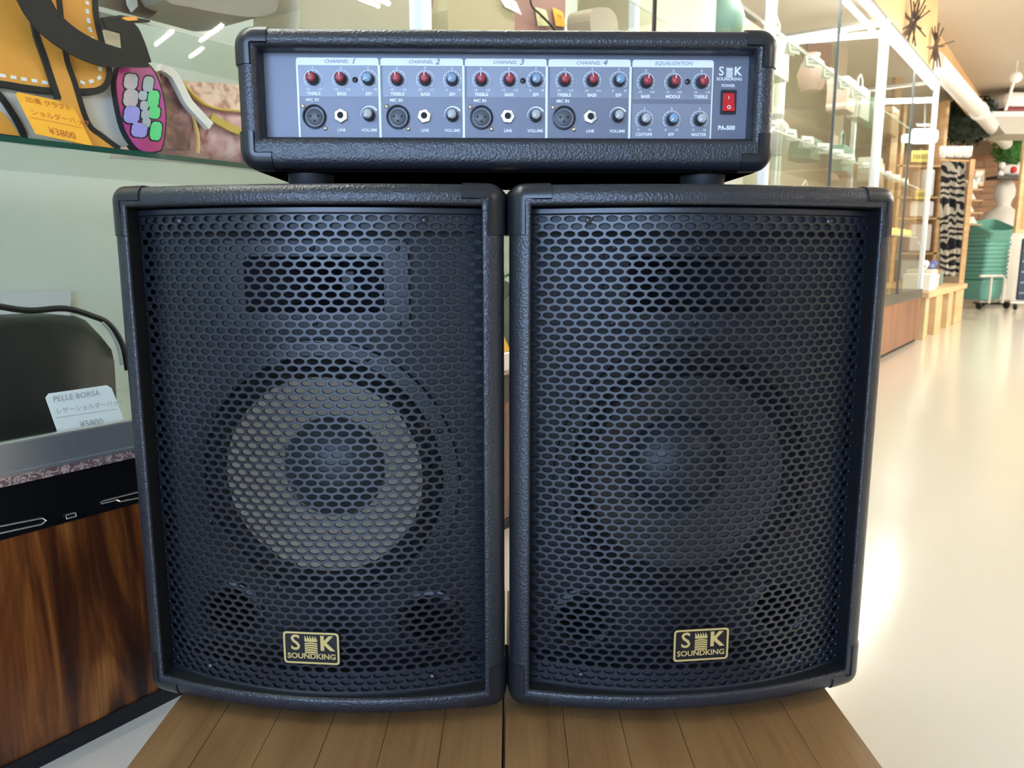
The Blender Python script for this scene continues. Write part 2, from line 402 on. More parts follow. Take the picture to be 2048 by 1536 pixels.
def frame2d(mb, outer, inner, fn):
    n = len(outer); mb.add([fn(*p) for p in outer]+[fn(*p) for p in inner], [(i, (i+1) % n, n+(i+1) % n, n+i) for i in range(n)])
def logo(mbs, mbc, cx, cz, w, fn, bold=0.0):                  # S crown K over SOUNDKING, w = width of the SK row
    k = w/0.052
    put(mbs, text('S', 0.0255*k, 0.0003*k), lambda x, y: fn(cx+x-0.0180*k, cz+y+0.0058*k))
    put(mbs, text('K', 0.0235*k, 0.0009*k), lambda x, y: fn(cx+x+0.0175*k, cz+y+0.0058*k))
    put(mbs, text('SOUNDKING', 0.0088*k, 0.00022*k, sx=1.06), lambda x, y: fn(cx+x, cz+y-0.0095*k))
    # crown: five points over stacked curved bands
    b0, b1 = -0.0075*k, 0.0070*k; n = 5
    pts = [(b0, 0.008*k)]
    for i in range(n): pts += [(b0+(b1-b0)*(i+0.08)/n, 0.0155*k), (b0+(b1-b0)*(i+1)/n, 0.0105*k)]
    pts += [(b1, 0.008*k)]
    mbc.add([fn(cx+x, cz+y) for x, y in pts], [tuple(range(len(pts)))])
    for j in range(5):
        y = 0.0062*k-j*0.0027*k; row = []
        q = [(b0+(b1-b0)*t/6, y+0.0012*k*(1-((t-3)/3)**2)) for t in range(7)]
        mbc.add([fn(cx+x, cz+yy) for x, yy in q]+[fn(cx+x, cz+yy-0.0019*k) for x, yy in q], [(t, t+1, t+8, t+7) for t in range(6)])

def make_speaker(label, loc, rz, cone):
    T = thing('loudspeaker', label, 'loudspeaker', loc, rz)
    fr = [(0, 0.012)]+[(a, b) for a, b in rnd(0.012)][1:]+[(0.0175, 0), (0.0193, 0.0006), (0.0207, 0.002), (0.021, 0.004)]
    loops = []
    back = loop(W, H, 0, 0, 0, 0.013, 0, lambda x: 0)
    loops.append([(x*0.69, 0.31, 0.012+z*(H-0.024)/H) for x, y, z in back]); loops.append([(x*0.72, 0.30, z) for x, y, z in back])
    for d, e in fr: loops.append(loop(W, H, d, d, d, 0.013, e, arc))
    mb = MB(); skin(mb, loops, True, False); mb.build('cabinet', VINYL, T, 50)
    mb = MB(); skin(mb, [loop(W, H, 0.021, 0.021, 0.021, 0.013, e, arc) for e in (0.004, 0.07)]); mb.build('recess_lining', DARK, T, 50)
    # baffle board with the holes hidden behind driver rims
    ol = [(-0.1885, 0.0215), (0.1885, 0.0215), (0.1885, 0.5552), (-0.1885, 0.5552)]
    hs = [[(0.1365*cos(2*pi*i/48), 0.256+0.1365*sin(2*pi*i/48)) for i in range(48)], rrect(-0.079, 0.079, 0.4415, 0.5055, 0.004)]
    hs += [[(sx*0.1205+0.0285*cos(2*pi*i/24), 0.084+0.0285*sin(2*pi*i/24)) for i in range(24)] for sx in (-1, 1)]
    lv_ = [[Vector((x, z, 0)) for x, z in q] for q in [ol]+hs]; fl_ = [q for l_ in lv_ for q in l_]
    mb = MB(); tri = tessellate_polygon(lv_)
    mb.add([(q.x, 0.034, q.y) for q in fl_], tri); mb.add([(q.x, 0.046, q.y) for q in fl_], [t_[::-1] for t_ in tri])
    for q in lv_: k_ = len(q); mb.add([(p.x, 0.034, p.y) for p in q]+[(p.x, 0.046, p.y) for p in q], [(i, (i+1) % k_, k_+(i+1) % k_, k_+i) for i in range(k_)])
    mb.build('baffle', BAFFLE, T)
    g = bpy.data.objects.new('grille', GRM); COL.objects.link(g); g.parent = T; g['label'] = 'perforated black steel grille with rows of oval holes'
    for zz, tt in ((0.5475, 0.0065), (0.0195, 0.0050)):
        rows = []
        for i in range(41):
            x = -GX+2*GX*i/40; y = gy(x)-0.0010
            rows.append([(x, y+0.012, zz), (x, y+0.001, zz), (x, y, zz+0.001), (x, y, zz+tt-0.001), (x, y+0.001, zz+tt), (x, y+0.012, zz+tt)])
        MB().grid(rows).build('grille_edge', GRILLE, T, 40)
    for za, zb in ((0.532, 0.553), (0.0225, 0.047)):
        rows = []
        for i in range(41):
            x = -GX+2*GX*i/40; y = gy(x)+0.0045; rows.append([(x, 0.036, za), (x, y, za), (x, y, zb), (x, 0.036, zb)])
        MB().grid(rows).build('grille_batten', BAFFLE, T, 40)
    for sx in (-1, 1):
        for sz in (-1, 1): corner_cap(W, H, sx, sz, arc).build('corner_protector', PLAST, T, 50)
    for sx in (-1, 1):
        for sy in (0.02, 0.25):
            MB().lathe([(0.014, -0.012), (0.016, -0.010), (0.016, 0.002)], 16, Matrix.Translation((sx*0.12, sy, 0))).build('foot', RUBBER, T, True)
    for x, z in ((-0.13, 0.541), (0.13, 0.541), (-0.13, 0.037), (0.13, 0.037)):
        inst('screw', SCR4, T, (x, gy(x)-0.0005, z))
    for x in (-0.165, 0.165): inst('screw', SCRT, T, (x, -arc(x)+0.03, H-0.0008), (-pi/2, 0, 0))
    # horn tweeter
    hn = MB(); o = rrect(-0.105, 0.105, 0.4255, 0.5215, 0.008); i_ = rrect(-0.078, 0.078, 0.4425, 0.5045, 0.004)
    Y = 0.026
    frame2d(hn, o, i_, lambda x, z: (x, Y, z)); frame2d(hn, [(x, z) for x, z in o], o, lambda x, z: (x, Y, z)) if 0 else None
    n = len(o); hn.add([(x, Y, z) for x, z in o]+[(x, 0.034, z) for x, z in o], [(a, (a+1) % n, n+(a+1) % n, n+a) for a in range(n)])
    horn = hn.build('horn', HORNM, T, 30)
    th = MB(); lv = [(1.0, Y), (0.93, Y+0.010), (0.62, Y+0.045), (0.30, Y+0.09), (0.12, Y+0.125)]
    ls = [[((x)*(s if k_ < 3 else s*0.8), y, 0.4735+(z-0.4735)*(s*0.5+0.5 if k_ < 4 else 0.4)) for x, z in i_] for k_, (s, y) in enumerate(lv)]
    skin(th, ls, False, True); th.build('horn_throat', HORNM, horn, 60)
    for x in (-0.094, 0, 0.094):
        for z in (0.4325, 0.5135): inst('screw', SCR3, horn, (x, Y-0.0003, z))
    # woofer: rim, surround, cone, dust cap
    Wf = bpy.data.objects.new('woofer', None); COL.objects.link(Wf); Wf.parent = T; Wf.location = (0, 0.034, 0.256)
    MB().lathe([(0.158, 0.0), (0.157, 0.006), (0.140, 0.007), (0.137, 0.002)], 64, RX, (False, False)).build('rim', PLAST, Wf, True)
    prof = [(0.137, 0.002)]+[(0.137-0.022*t/8, 0.002+0.007*abs(sin(pi*t/4))-0.001*t/8) for t in range(1, 9)]
    MB().lathe(prof, 64, RX, (False, False)).build('surround', RUBBER, Wf, True)
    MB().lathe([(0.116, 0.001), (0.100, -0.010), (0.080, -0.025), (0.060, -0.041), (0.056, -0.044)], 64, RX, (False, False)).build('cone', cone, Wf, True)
    MB().lathe([(0.061, -0.042), (0.0615, -0.037), (0.058, -0.030), (0.050, -0.022), (0.037, -0.0145), (0.020, -0.0095), (0.006, -0.008), (0.0003, -0.0079)], 48, RX, (False, False)).build('dust_cap', CAPM, Wf, 60)
    for k_ in range(8): a = pi/8+k_*pi/4; inst('screw', SCR3, Wf, (0.148*cos(a), -0.0065, 0.148*sin(a)))
    for sx in (-1, 1):
        P_ = MB().lathe([(0.040, 0.0), (0.040, 0.004), (0.034, 0.006), (0.030, 0.003), (0.028, -0.01), (0.028, -0.08)], 32, front(sx*0.1205, 0.034, 0.084), (False, False)).build('bass_port', PLAST, T, True)
        MB().lathe([(0.0278, -0.078), (0.0275, -0.08)], 24, front(sx*0.1205, 0.034, 0.084), (True, True)).build('port_end', DARK, P_)
    # badge
    yb = gy(0)-0.0022
    mb = MB(); o = rrect(-0.032, 0.032, 0.059, 0.0975, 0.004)
    mb.prism([(x, yb, z) for x, z in o], (0, 0.0016, 0)); bd = mb.build('badge', BADGEK, T)
    fn = lambda x, z: (x, yb-0.0003, z)
    mb = MB(); frame2d(mb, rrect(-0.0315, 0.0315, 0.0595, 0.097, 0.0038), rrect(-0.0293, 0.0293, 0.0617, 0.0948, 0.0024), fn); mb.build('badge_border', GOLD, bd)
    a_, b_ = MB(), MB(); logo(a_, b_, 0.0, 0.0778, 0.0515, fn); a_.build('badge_lettering', GOLD, bd); b_.build('badge_crown', GOLD, bd)
    return T
GRM = grille_mesh()
SCR4 = screw_mesh('screw', 0.0038, SCREW); SCR3 = screw_mesh('screw', 0.0032, SCREW); SCRT = screw_mesh('screw', 0.0034, STEEL)
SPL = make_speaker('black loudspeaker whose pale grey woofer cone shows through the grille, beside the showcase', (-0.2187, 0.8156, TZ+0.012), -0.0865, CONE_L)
SPR = make_speaker('black loudspeaker with a shade-darkened woofer cone, standing next to the open cream floor', (0.2070, 0.8231, TZ+0.012), 0.1132, CONE_R)

# ------------------------------------------------------------------ mixer amplifier on the loudspeakers
AW, AH = 0.5721, 0.143
AZ = TZ+0.012+0.5977
AMP = thing('mixer_amplifier', 'wide black four-channel mixer amplifier lying across both loudspeakers', 'amplifier', (-0.0035, 0.85, AZ), 0.026)
flat0 = lambda x: 0.0
prof = [(0, 0, 0, 0.012)]+[(a, a, a, b) for a, b in rnd(0.012)][1:]
for i in range(0, 6):
    t = pi/2*i/5; r = 0.008
    prof.append((0.023-r+r*sin(t), 0.0205-r+r*sin(t), 0.033-r+r*sin(t), r-r*cos(t)))
prof += [(0.023, 0.0205, 0.033, 0.030)]
loops = [loop(AW, AH, 0.01, 0.01, 0.01, 0.006, 0.255, flat0), loop(AW, AH, 0, 0, 0, 0.016, 0.245, flat0)]
for ds, dt, db, e in prof: loops.append(loop(AW, AH, ds, dt, db, 0.016, e, flat0))
mb = MB(); skin(mb, loops, True, False); mb.build('case', VINYL, AMP, 50)
for sx in (-1, 1):
    for sz in (-1, 1): corner_cap(AW, AH, sx, sz, flat0, o=0.002, L1=0.016, L2=0.020, rc=0.018, back=0.05, width=0.017).build('corner_protector', PLAST, AMP, 50)
for sx in (-1, 1):
    for y in (0.045, 0.215):
        MB().lathe([(0.022, -0.0208), (0.024, -0.018), (0.0255, 0.0), (0.0255, 0.002)], 24, Matrix.Translation((sx*0.222, y, 0))).build('foot', RUBBER, AMP, True)
mb = MB(); mb.bbox(-0.272, 0.272, 0.016, 0.240, -0.0025, 0.003, 0.001); mb.build('shade_plate', mat('matt_shade_black', (0.006, 0.005, 0.005), 1.0, spec=0.0), AMP)  # added matt plate, keeps the underside dark and free of grazing reflections
D = 0.025
mb = MB(); mb.box(-0.2635, 0.2635, D, D+0.002, 0.0325, 0.123); PAN = mb.build('front_panel', PANEL, AMP)
fp = lambda x, z: (x, D-0.0004, z)
fp2 = lambda x, z: (x, D-0.0008, z)
DIV = [-0.2293, -0.1388, -0.0478, 0.0427, 0.1342, 0.2251]
ZT, ZB_ = 0.1177, 0.0332
# lighter bands
mb = MB()
for i in range(4): quad(mb, fp(DIV[i]+0.003, 0.078), fp(DIV[i+1]-0.001, 0.078), fp(DIV[i+1]-0.001, 0.111), fp(DIV[i]+0.003, 0.111))
quad(mb, fp(DIV[4]+0.002, 0.0765), fp(DIV[5]-0.002, 0.0765), fp(DIV[5]-0.002, 0.111), fp(DIV[4]+0.002, 0.111))
quad(mb, fp(DIV[4]+0.002, 0.0335), fp(DIV[5]-0.002, 0.0335), fp(DIV[5]-0.002, 0.072), fp(DIV[4]+0.002, 0.072))
mb.build('printed_band', PANEL2, PAN)
for i in range(5):                                            # white frame of each section
    a, b = DIV[i]+0.0008, DIV[i+1]-0.0008; mb = MB()
    o = [(a, 0.110)]+[(a+0.003-0.003*cos(t), ZT-0.003+0.003*sin(t)) for t in (0.4, 0.8, 1.2, pi/2)]+[(b-0.003+0.003*sin(t), ZT-0.003+0.003*cos(t)) for t in (0, 0.4, 0.8, 1.2)]+[(b, 0.110)]
    mb.add([fp2(*p) for p in o], [tuple(range(len(o)))])
    lines = ([(a, a+0.0022)] if i == 0 else [])+[(b-0.0013, b+0.0012 if i < 4 else b)]
    for l0, l1 in lines: quad(mb, fp2(l0, ZB_), fp2(l1, ZB_), fp2(l1, 0.1105), fp2(l0, 0.1105))
    mb.build('printed_frame', PRINT, PAN)
def dial(mb, x, z, r=0.0093, full=True):                      # scale ring with ticks
    n = 28
    for i in range(n):
        a0 = RAD(-135+270*i/n); a1 = RAD(-135+270*(i+1)/n)
        mb.add([fp2(x+r*sin(a0), z+r*cos(a0)), fp2(x+r*sin(a1), z+r*cos(a1)), fp2(x+(r+0.0005)*sin(a1), z+(r+0.0005)*cos(a1)), fp2(x+(r+0.0005)*sin(a0), z+(r+0.0005)*cos(a0))], [(0, 1, 2, 3)])
    for i in range(11):
        a = RAD(-135+27*i); t = 0.022
        mb.add([fp2(x+(r-0.0016)*sin(a-t), z+(r-0.0016)*cos(a-t)), fp2(x+(r-0.0016)*sin(a+t), z+(r-0.0016)*cos(a+t)), fp2(x+r*sin(a+t), z+r*cos(a+t)), fp2(x+r*sin(a-t), z+r*cos(a-t))], [(0, 1, 2, 3)])
def wedge(mb, x, z, r=0.0088):
    n = 16
    for i in range(n):
        a0 = RAD(-100+160*i/n); a1 = RAD(-100+160*(i+1)/n); w0 = 0.0002+0.0017*i/n; w1 = 0.0002+0.0017*(i+1)/n
        mb.add([fp2(x+r*sin(a0), z+r*cos(a0)), fp2(x+r*sin(a1), z+r*cos(a1)), fp2(x+(r+w1)*sin(a1), z+(r+w1)*cos(a1)), fp2(x+(r+w0)*sin(a0), z+(r+w0)*cos(a0))], [(0, 1, 2, 3)])
def knob_meshes():
    n = 48; vs = []; fs = []
    def ring(r0, flute, y): return [((r0+flute*(1 if (i % 4) < 2 else -1))*cos(2*pi*i/n) for _ in (0,)) for i in range(n)]
    lv = [(0.0066, 0.0, 0.0), (0.0066, 0.0, -0.0022), (0.0060, 0.00028, -0.0024), (0.0054, 0.00026, -0.0115), (0.0050, 0.0, -0.0122)]
    loops = [[((r+f*(1 if (i % 4) < 2 else -1))*cos(2*pi*i/n), y, (r+f*(1 if (i % 4) < 2 else -1))*sin(2*pi*i/n)) for i in range(n)] for r, f, y in lv]
    mb = MB(); skin(mb, loops, False, True); body = mb.build('knob', KNOB, None, 30)
    out = [body]
    for mm in (KRED, KBLUE, KGREY):
        c = MB(); c.lathe([(0.0051, 0.0115), (0.0050, 0.0130), (0.0044, 0.0140), (0.0028, 0.0146), (0.0003, 0.0147)], 24, RX, (False, False)); out.append(c.build('knob_cap', mm, None, True))
    p = MB(); p.box(-0.0004, 0.0004, -0.0149, -0.0140, 0.0012, 0.0050); out.append(p.build('pointer', PRINT, None))
    return out
KB, KC_R, KC_B, KC_G, KPT = knob_meshes()
def knob(x, z, cap, ang):
    k_ = inst('knob', KB, AMP, (x, D, z), (0, RAD(ang), 0)); inst('knob_cap', cap, k_); inst('pointer', KPT, k_); return k_
# socket prototypes
mb = MB(); mb.lathe([(0.0128, 0.0), (0.0126, 0.0030), (0.0108, 0.0036), (0.0104, 0.001), (0.0104, -0.006)], 40, RX, (False, False)); XR = mb.build('microphone_socket', PLAST, None, 40)
mb = MB(); mb.lathe([(0.0085, -0.006), (0.0085, 0.0012), (0.0080, 0.0016)], 32, RX, (True, True)); XI = mb.build('insert', mat('socket_insert', (0.085, 0.09, 0.10), 0.4), None, 40)
mb = MB(); mb.lathe([(0.0012, 0.0), (0.0012, 0.0004)], 12, RX); XH = mb.build('pin_hole', DARK, None)
mb = MB(); mb.lathe([(0.0079, 0), (0.0079, 0.0028), (0.0070, 0.0034)], 6, RX); mb.v = [(x, y, z) for x, y, z in mb.v]; JN = mb.build('jack_nut', STEEL, None)
mb = MB(); mb.lathe([(0.0056, 0.003), (0.0056, 0.0050), (0.0036, 0.0052), (0.0034, 0.0025)], 24, RX, (False, False)); JC = mb.build('collar', STEEL, None, 40)
mb = MB(); mb.lathe([(0.0035, 0.0038), (0.0034, 0.0040)], 20, RX); JH = mb.build('hole', DARK, None)
SCB = screw_mesh('screw', 0.0026, BRASS)
def ch_text(i):
    a = DIV[i]; w_ = MB(); k_ = MB()
    put(k_, text('CHANNEL', 0.0052, 0, 0.3, 'RIGHT', 1.1), lambda x, y: (a+0.0575+x, D-0.0012, 0.1138+y))
    put(k_, text(str(i+1), 0.0080, 0.00015, 0.3, 'LEFT', 1.1), lambda x, y: (a+0.0600+x, D-0.0012, 0.1140+y))
    xs = (a+0.0185, a+0.0488, a+0.0780)
    for x0, s, lo, hi in zip(xs, ('TREBLE', 'BASS', 'EFF'), ('-15', '-15', '0'), ('+15', '+15', '10')):
        dial(w_, x0, 0.0957)
        put(w_, text(s, 0.0046, 0.00012), lambda x, y: fp2(x0+x, 0.0806+y))
        put(w_, text(lo, 0.0032, 0.00006), lambda x, y: fp2(x0-0.0062+x, 0.0853+y)); put(w_, text(hi, 0.0032, 0.00006), lambda x, y: fp2(x0+0.0072+x, 0.0853+y))
        put(w_, text('0' if s != 'EFF' else '5', 0.0032, 0.00006), lambda x, y: fp2(x0+x, 0.1075+y))
    put(w_, text('MIC IN', 0.0046, 0.00012), lambda x, y: fp2(a+0.0170+x, 0.0742+y))
    put(w_, text('LINE', 0.0044, 0.0001), lambda x, y: fp2(a+0.0475+x, 0.0428+y))
    put(w_, text('VOLUME', 0.0044, 0.0001), lambda x, y: fp2(a+0.0775+x, 0.0428+y))
    wedge(w_, a+0.0777, 0.0585)
    w_.build('channel_lettering', PRINT, PAN); k_.build('channel_title', PRINTK, PAN)
for i in range(4):
    a = DIV[i]; ch_text(i)
    knob(a+0.0185, 0.0957, KC_R, -20+i*8); knob(a+0.0488, 0.0957, KC_R, 5-i*6); knob(a+0.0780, 0.0957, KC_B, -130)
    knob(a+0.0777, 0.0585, KC_G, -135)
    xr = inst('microphone_socket', XR, AMP, (a+0.0185, D, 0.0568)); inst('insert', XI, xr)
    for hx, hz in ((-0.0042, 0.0006), (0.0042, 0.0006), (0, -0.0042)): inst('pin_hole', XH, xr, (hx, -0.0014, hz))
    inst('screw', SCB, xr, (-0.0120, -0.0002, 0.0112)); inst('screw', SCB, xr, (0.0112, -0.0002, -0.0120))
    j_ = inst('jack_nut', JN, AMP, (a+0.0472, D, 0.0578), (0, 0.3*i+0.5, 0)); inst('collar', JC, j_); inst('hole', JH, j_)
w_ = MB(); k_ = MB()
put(k_, text('EQUALIZATION', 0.0052, 0, 0.3, 'CENTER', 1.1), lambda x, y: (0.1800+x, D-0.0012, 0.1138+y))
for x0, s1, s2, lo in ((0.1503, 'BASS', 'CD/TAPE', '-15'), (0.1805, 'MIDDLE', 'EFF', '-12'), (0.2113, 'TREBLE', 'MASTER', '-15')):
    dial(w_, x0, 0.0945); dial(w_, x0-0.0006, 0.0552)
    put(w_, text(s1, 0.0046, 0.00012), lambda x, y: fp2(x0+x, 0.0795+y)); put(w_, text(s2, 0.0046, 0.00012), lambda x, y: fp2(x0-0.0006+x, 0.0395+y))
    put(w_, text(lo, 0.0032, 0.00006), lambda x, y: fp2(x0-0.0062+x, 0.0842+y)); put(w_, text('+'+lo[1:], 0.0032, 0.00006), lambda x, y: fp2(x0+0.0072+x, 0.0842+y))
    put(w_, text('0', 0.0034, 0.00006), lambda x, y: fp2(x0-0.0068+x, 0.0445+y)); put(w_, text('10', 0.0034, 0.00006), lambda x, y: fp2(x0+0.0055+x, 0.0445+y))
    put(w_, text('0', 0.0034, 0.00006), lambda x, y: fp2(x0+x, 0.1064+y)); put(w_, text('5', 0.0034, 0.00006), lambda x, y: fp2(x0-0.0006+x, 0.0670+y))
w_.build('equalizer_lettering', PRINT, PAN); k_.build('equalizer_title', PRINTK, PAN)
for x0, an in ((0.1503, 10), (0.1805, -5), (0.2113, 15)): knob(x0, 0.0945, KC_R, an)
for x0, cp in ((0.1497, KC_G), (0.1799, KC_B), (0.2107, KC_G)): knob(x0, 0.0552, cp, -135)
for x in (-0.1656, 0.0160, 0.1962): inst('screw', SCR3, AMP, (x, D-0.0002, 0.0952))
a_, b_ = MB(), MB(); logo(a_, b_, 0.2420, 0.1030, 0.0265, fp2)
put(a_, text('POWER', 0.0042, 0.0001), lambda x, y: fp2(0.2412+x, 0.0912+y))
put(a_, text('PA-500', 0.0062, 0.00028, sx=1.02), lambda x, y: fp2(0.2412+x, 0.0468+y)); a_.build('logo_lettering', PRINT, PAN); b_.build('logo_crown', PRINT, PAN)
sw = bpy.data.objects.new('power_switch', None); COL.objects.link(sw); sw.parent = AMP; sw.location = (0.2419, D, 0.074)
mb = MB(); frame2d(mb, rrect(-0.0086, 0.0086, -0.0128, 0.0128, 0.001), rrect(-0.0064, 0.0064, -0.0100, 0.0100, 0.0006), lambda x, z: (x, -0.0022, z))
o = rrect(-0.0086, 0.0086, -0.0128, 0.0128, 0.001); n = len(o); mb.add([(x, -0.0022, z) for x, z in o]+[(x, 0, z) for x, z in o], [(i, (i+1) % n, n+(i+1) % n, n+i) for i in range(n)]); mb.build('bezel', PLAST, sw)
mb = MB(); mb.prism([(-0.0064, -0.0008, 0.0100), (-0.0064, -0.0024, 0.0002), (-0.0064, -0.0052, -0.0098), (-0.0064, 0.0, -0.0100), (-0.0064, 0.0, 0.0100)], (0.0128, 0, 0)); rk = mb.build('rocker', SWRED, sw)
mb = MB(); mb.add([(-0.0004, -0.0022, 0.0065), (0.0004, -0.0022, 0.0065), (0.0004, -0.0027, 0.0030), (-0.0004, -0.0027, 0.0030)], [(0, 1, 2, 3)])
frame2d(mb, [(0.0021*cos(t*pi/8), -0.0058+0.0021*sin(t*pi/8)) for t in range(16)], [(0.0013*cos(t*pi/8), -0.0058+0.0013*sin(t*pi/8)) for t in range(16)], lambda x, z: (x, -0.0026-(0.0002-z)*0.28-0.0003, z)); mb.build('switch_mark', PRINT, rk)
for o in (SCR4, SCR3, SCRT, SCB, KB, KC_R, KC_B, KC_G, KPT, XR, XI, XH, JN, JC, JH): bpy.data.objects.remove(o)

# ------------------------------------------------------------------ two low tables of planks
TWOOD = rampmat('table_wood', [(0.25, (0.165, 0.080, 0.031)), (0.5, (0.250, 0.134, 0.053)), (0.78, (0.310, 0.180, 0.078))], (26, 3.0, 26), 6, 0.6, 0.42, fine=((300, 8, 300), 0.18))
TGROOVE = mat('table_groove', (0.110, 0.062, 0.032), 0.6)
def low_table(label, x0, x1, cuts):
    t = thing('low_table', label, 'low table', ((x0+x1)/2, 0.80, 0)); cx = (x0+x1)/2
    xs = [x0-cx]+[c-cx for c in cuts]+[x1-cx]
    for a, b in zip(xs, xs[1:]):
        m = MB(); m.bbox(a+0.0002, b-0.0002, -0.38, 0.33, TZ-0.018, TZ+random.uniform(-0.0002, 0.0002), 0.0008)
        m.build('plank', TWOOD, t)
    m = MB(); m.box(xs[0]+0.0006, xs[-1]-0.0006, -0.37, 0.32, 0.045, TZ-0.0165); m.build('apron', TGROOVE, t)
    for sx in (xs[0]+0.03, xs[-1]-0.03):
        for y in (-0.34, 0.29):
            m = MB(); m.bbox(sx-0.02, sx+0.02, y-0.02, y+0.02, 0, TZ-0.028, 0.003); m.build('leg', TWOOD, t)
low_table('low brown plank table under the loudspeaker beside the showcase', -0.395, -0.0105, [-0.331, -0.267, -0.203, -0.139, -0.0765])
low_table('low brown plank table under the loudspeaker beside the open floor', -0.0075, 0.380, [0.0585, 0.123, 0.187, 0.2515, 0.316])

# ------------------------------------------------------------------ near showcase (row along U1, glass front at v = 1.02)
VF = 1.02
ROSE = rampmat('rosewood', [(0.36, (0.020, 0.006, 0.003)), (0.49, (0.080, 0.021, 0.007)), (0.58, (0.20, 0.058, 0.012)), (0.70, (0.36, 0.130, 0.026))], (15.0, 15.0, 2.0), 4, 1.8, 0.30, fine=((260, 260, 9), 0.4))
PATM = rampmat('patterned_strip', [(0.46, (0.16, 0.095, 0.085)), (0.54, (0.50, 0.37, 0.32))], (95, 95, 130), 1, 2.2, 0.4)
def cbox(name, u0, u1, v0, v1, z0, z1, mtl, parent, Pf=P1, bev=0.0):
    m = MB()
    if name == 'front_glass': quad(m, (u0, v0, z0), (u1, v0, z0), (u1, v0, z1), (u0, v0, z1)); m.v = [tuple(Pf(*q)) for q in m.v]; return m.build(name, mtl, parent)
    if name == 'end_glass': quad(m, (u0, v0, z0), (u0, v1, z0), (u0, v1, z1), (u0, v0, z1)); m.v = [tuple(Pf(*q)) for q in m.v]; return m.build(name, mtl, parent)
    if name == 'glass_shelf': quad(m, (u0, v0, z1), (u1, v0, z1), (u1, v1, z1), (u0, v1, z1)); m.v = [tuple(Pf(*q)) for q in m.v]; return m.build(name, mtl, parent)
    if bev: m.bbox(u0, u1, v0, v1, z0, z1, bev)
    else: m.box(u0, u1, v0, v1, z0, z1)
    m.v = [tuple(Pf(*q)) for q in m.v]
    return m.build(name, mtl, parent)
CASE = thing('glass_showcase', 'long glass showcase with a rosewood base, right behind the loudspeakers', 'showcase')
UA, UB = -1.0, 2.78
cbox('kick_plate', UA, UB, VF, VF+0.02, 0, 0.024, DARK, CASE)
cbox('base_panel', UA, UB, VF+0.004, VF+0.03, 0.024, 0.316, ROSE, CASE)
cbox('track_band', UA, UB, VF+0.002, VF+0.03, 0.316, 0.383, mat('gloss_black', (0.006, 0.006, 0.007), 0.15), CASE)
cbox('patterned_strip', UA, UB, VF-0.003, VF+0.03, 0.383, 0.3965, PATM, CASE)
cbox('rail', UA, UB, VF-0.002, VF+0.012, 0.3965, 0.437, ALU, CASE, bev=0.003)
cbox('rail_lip', UA, UB, VF-0.005, VF+0.004, 0.395, 0.399, ALU, CASE)
cbox('display_deck', UA, UB, VF+0.03, VF+0.56, 0.36, 0.383, mat('deck_grey', (0.45, 0.46, 0.42), 0.5), CASE)
cbox('back_panel', UA, UB, VF+0.56, VF+0.58, 0.0, 1.96, SAGE, CASE)
cbox('front_glass', UA, UB, VF+0.013, VF+0.018, 0.437, 1.93, GLASS, CASE)
for u in (1.19, 2.74, -0.72): cbox('post', u, u+0.03, VF-0.004, VF+0.03, 0.437, 1.96, WHITEP, CASE, bev=0.003)
cbox('top_frame', UA, UB, VF-0.004, VF+0.03, 1.93, 1.96, WHITEP, CASE)
cbox('top_panel', UA, UB, VF+0.03, VF+0.58, 1.945, 1.96, WHITEP, CASE)
cbox('end_panel', UA, UA+0.01, VF+0.03, VF+0.56, 0.36, 1.945, SAGE, CASE)
for z, va in ((0.796, 0.022), (1.025, 0.19), (1.50, 0.19)):
    sh = cbox('glass_shelf', UA+0.01, UB, VF+va, VF+0.44, z, z+0.0075, SHELFG, CASE)
    cbox('shelf_edge', UA+0.01, UB, VF+va-0.0015, VF+va+0.0002, z, z+0.0075, GEDGE if va < 0.1 else mat('clear_edge', (0.36, 0.42, 0.36), 0.2), sh)
TUBEM = emis('showcase_tube', (1.0, 0.97, 0.88), CASE_TUBE)
def case_tube(a, b, label, r=0.013):
    m = MB(); d = (Vector(b)-Vector(a)).normalized()
    t = thing('fluorescent_tube', label, 'fluorescent tube', a)
    o_ = Vector(a)
    m.tube([Vector(a)+d*0.02-o_, Vector(b)-d*0.02-o_], r, 10); m.build('glow_tube', TUBEM, t, True)
    for p, s in ((Vector(a), 1), (Vector(b), -1)):
        m = MB(); m.tube([p-o_, p+d*0.022*s-o_], r*1.15, 10); m.build('end_cap', WHITEP, t, True)
case_tube(P1(-0.6, VF+0.07, 1.90), P1(1.1, VF+0.07, 1.90), 'lit fluorescent tube under the top of the near showcase, above the orange bag')
case_tube(P1(1.3, VF+0.07, 1.90), P1(2.7, VF+0.07, 1.90), 'lit fluorescent tube under the top of the near showcase, behind the amplifier')
# chrome outlines on the black track band (finger pulls and a lock)
def outline(name, px, parent, r=0.0011, v=VF-0.001):
    m = MB(); m.tube([atv(x, y, v) for x, y in px], r, 6, True); return m.build(name, STEEL, parent)
outline('finger_pull', [(-130, 1083), (-120, 1076), (84, 1036), (92, 1041), (84, 1048), (-118, 1092)], CASE)
outline('lock_plate', [(131, 1030), (151, 1025), (152, 1032), (133, 1037)], CASE)
outline('finger_pull', [(200, 1005), (208, 1001), (300, 978), (305, 990), (240, 1003), (232, 1000), (203, 1007)], CASE)

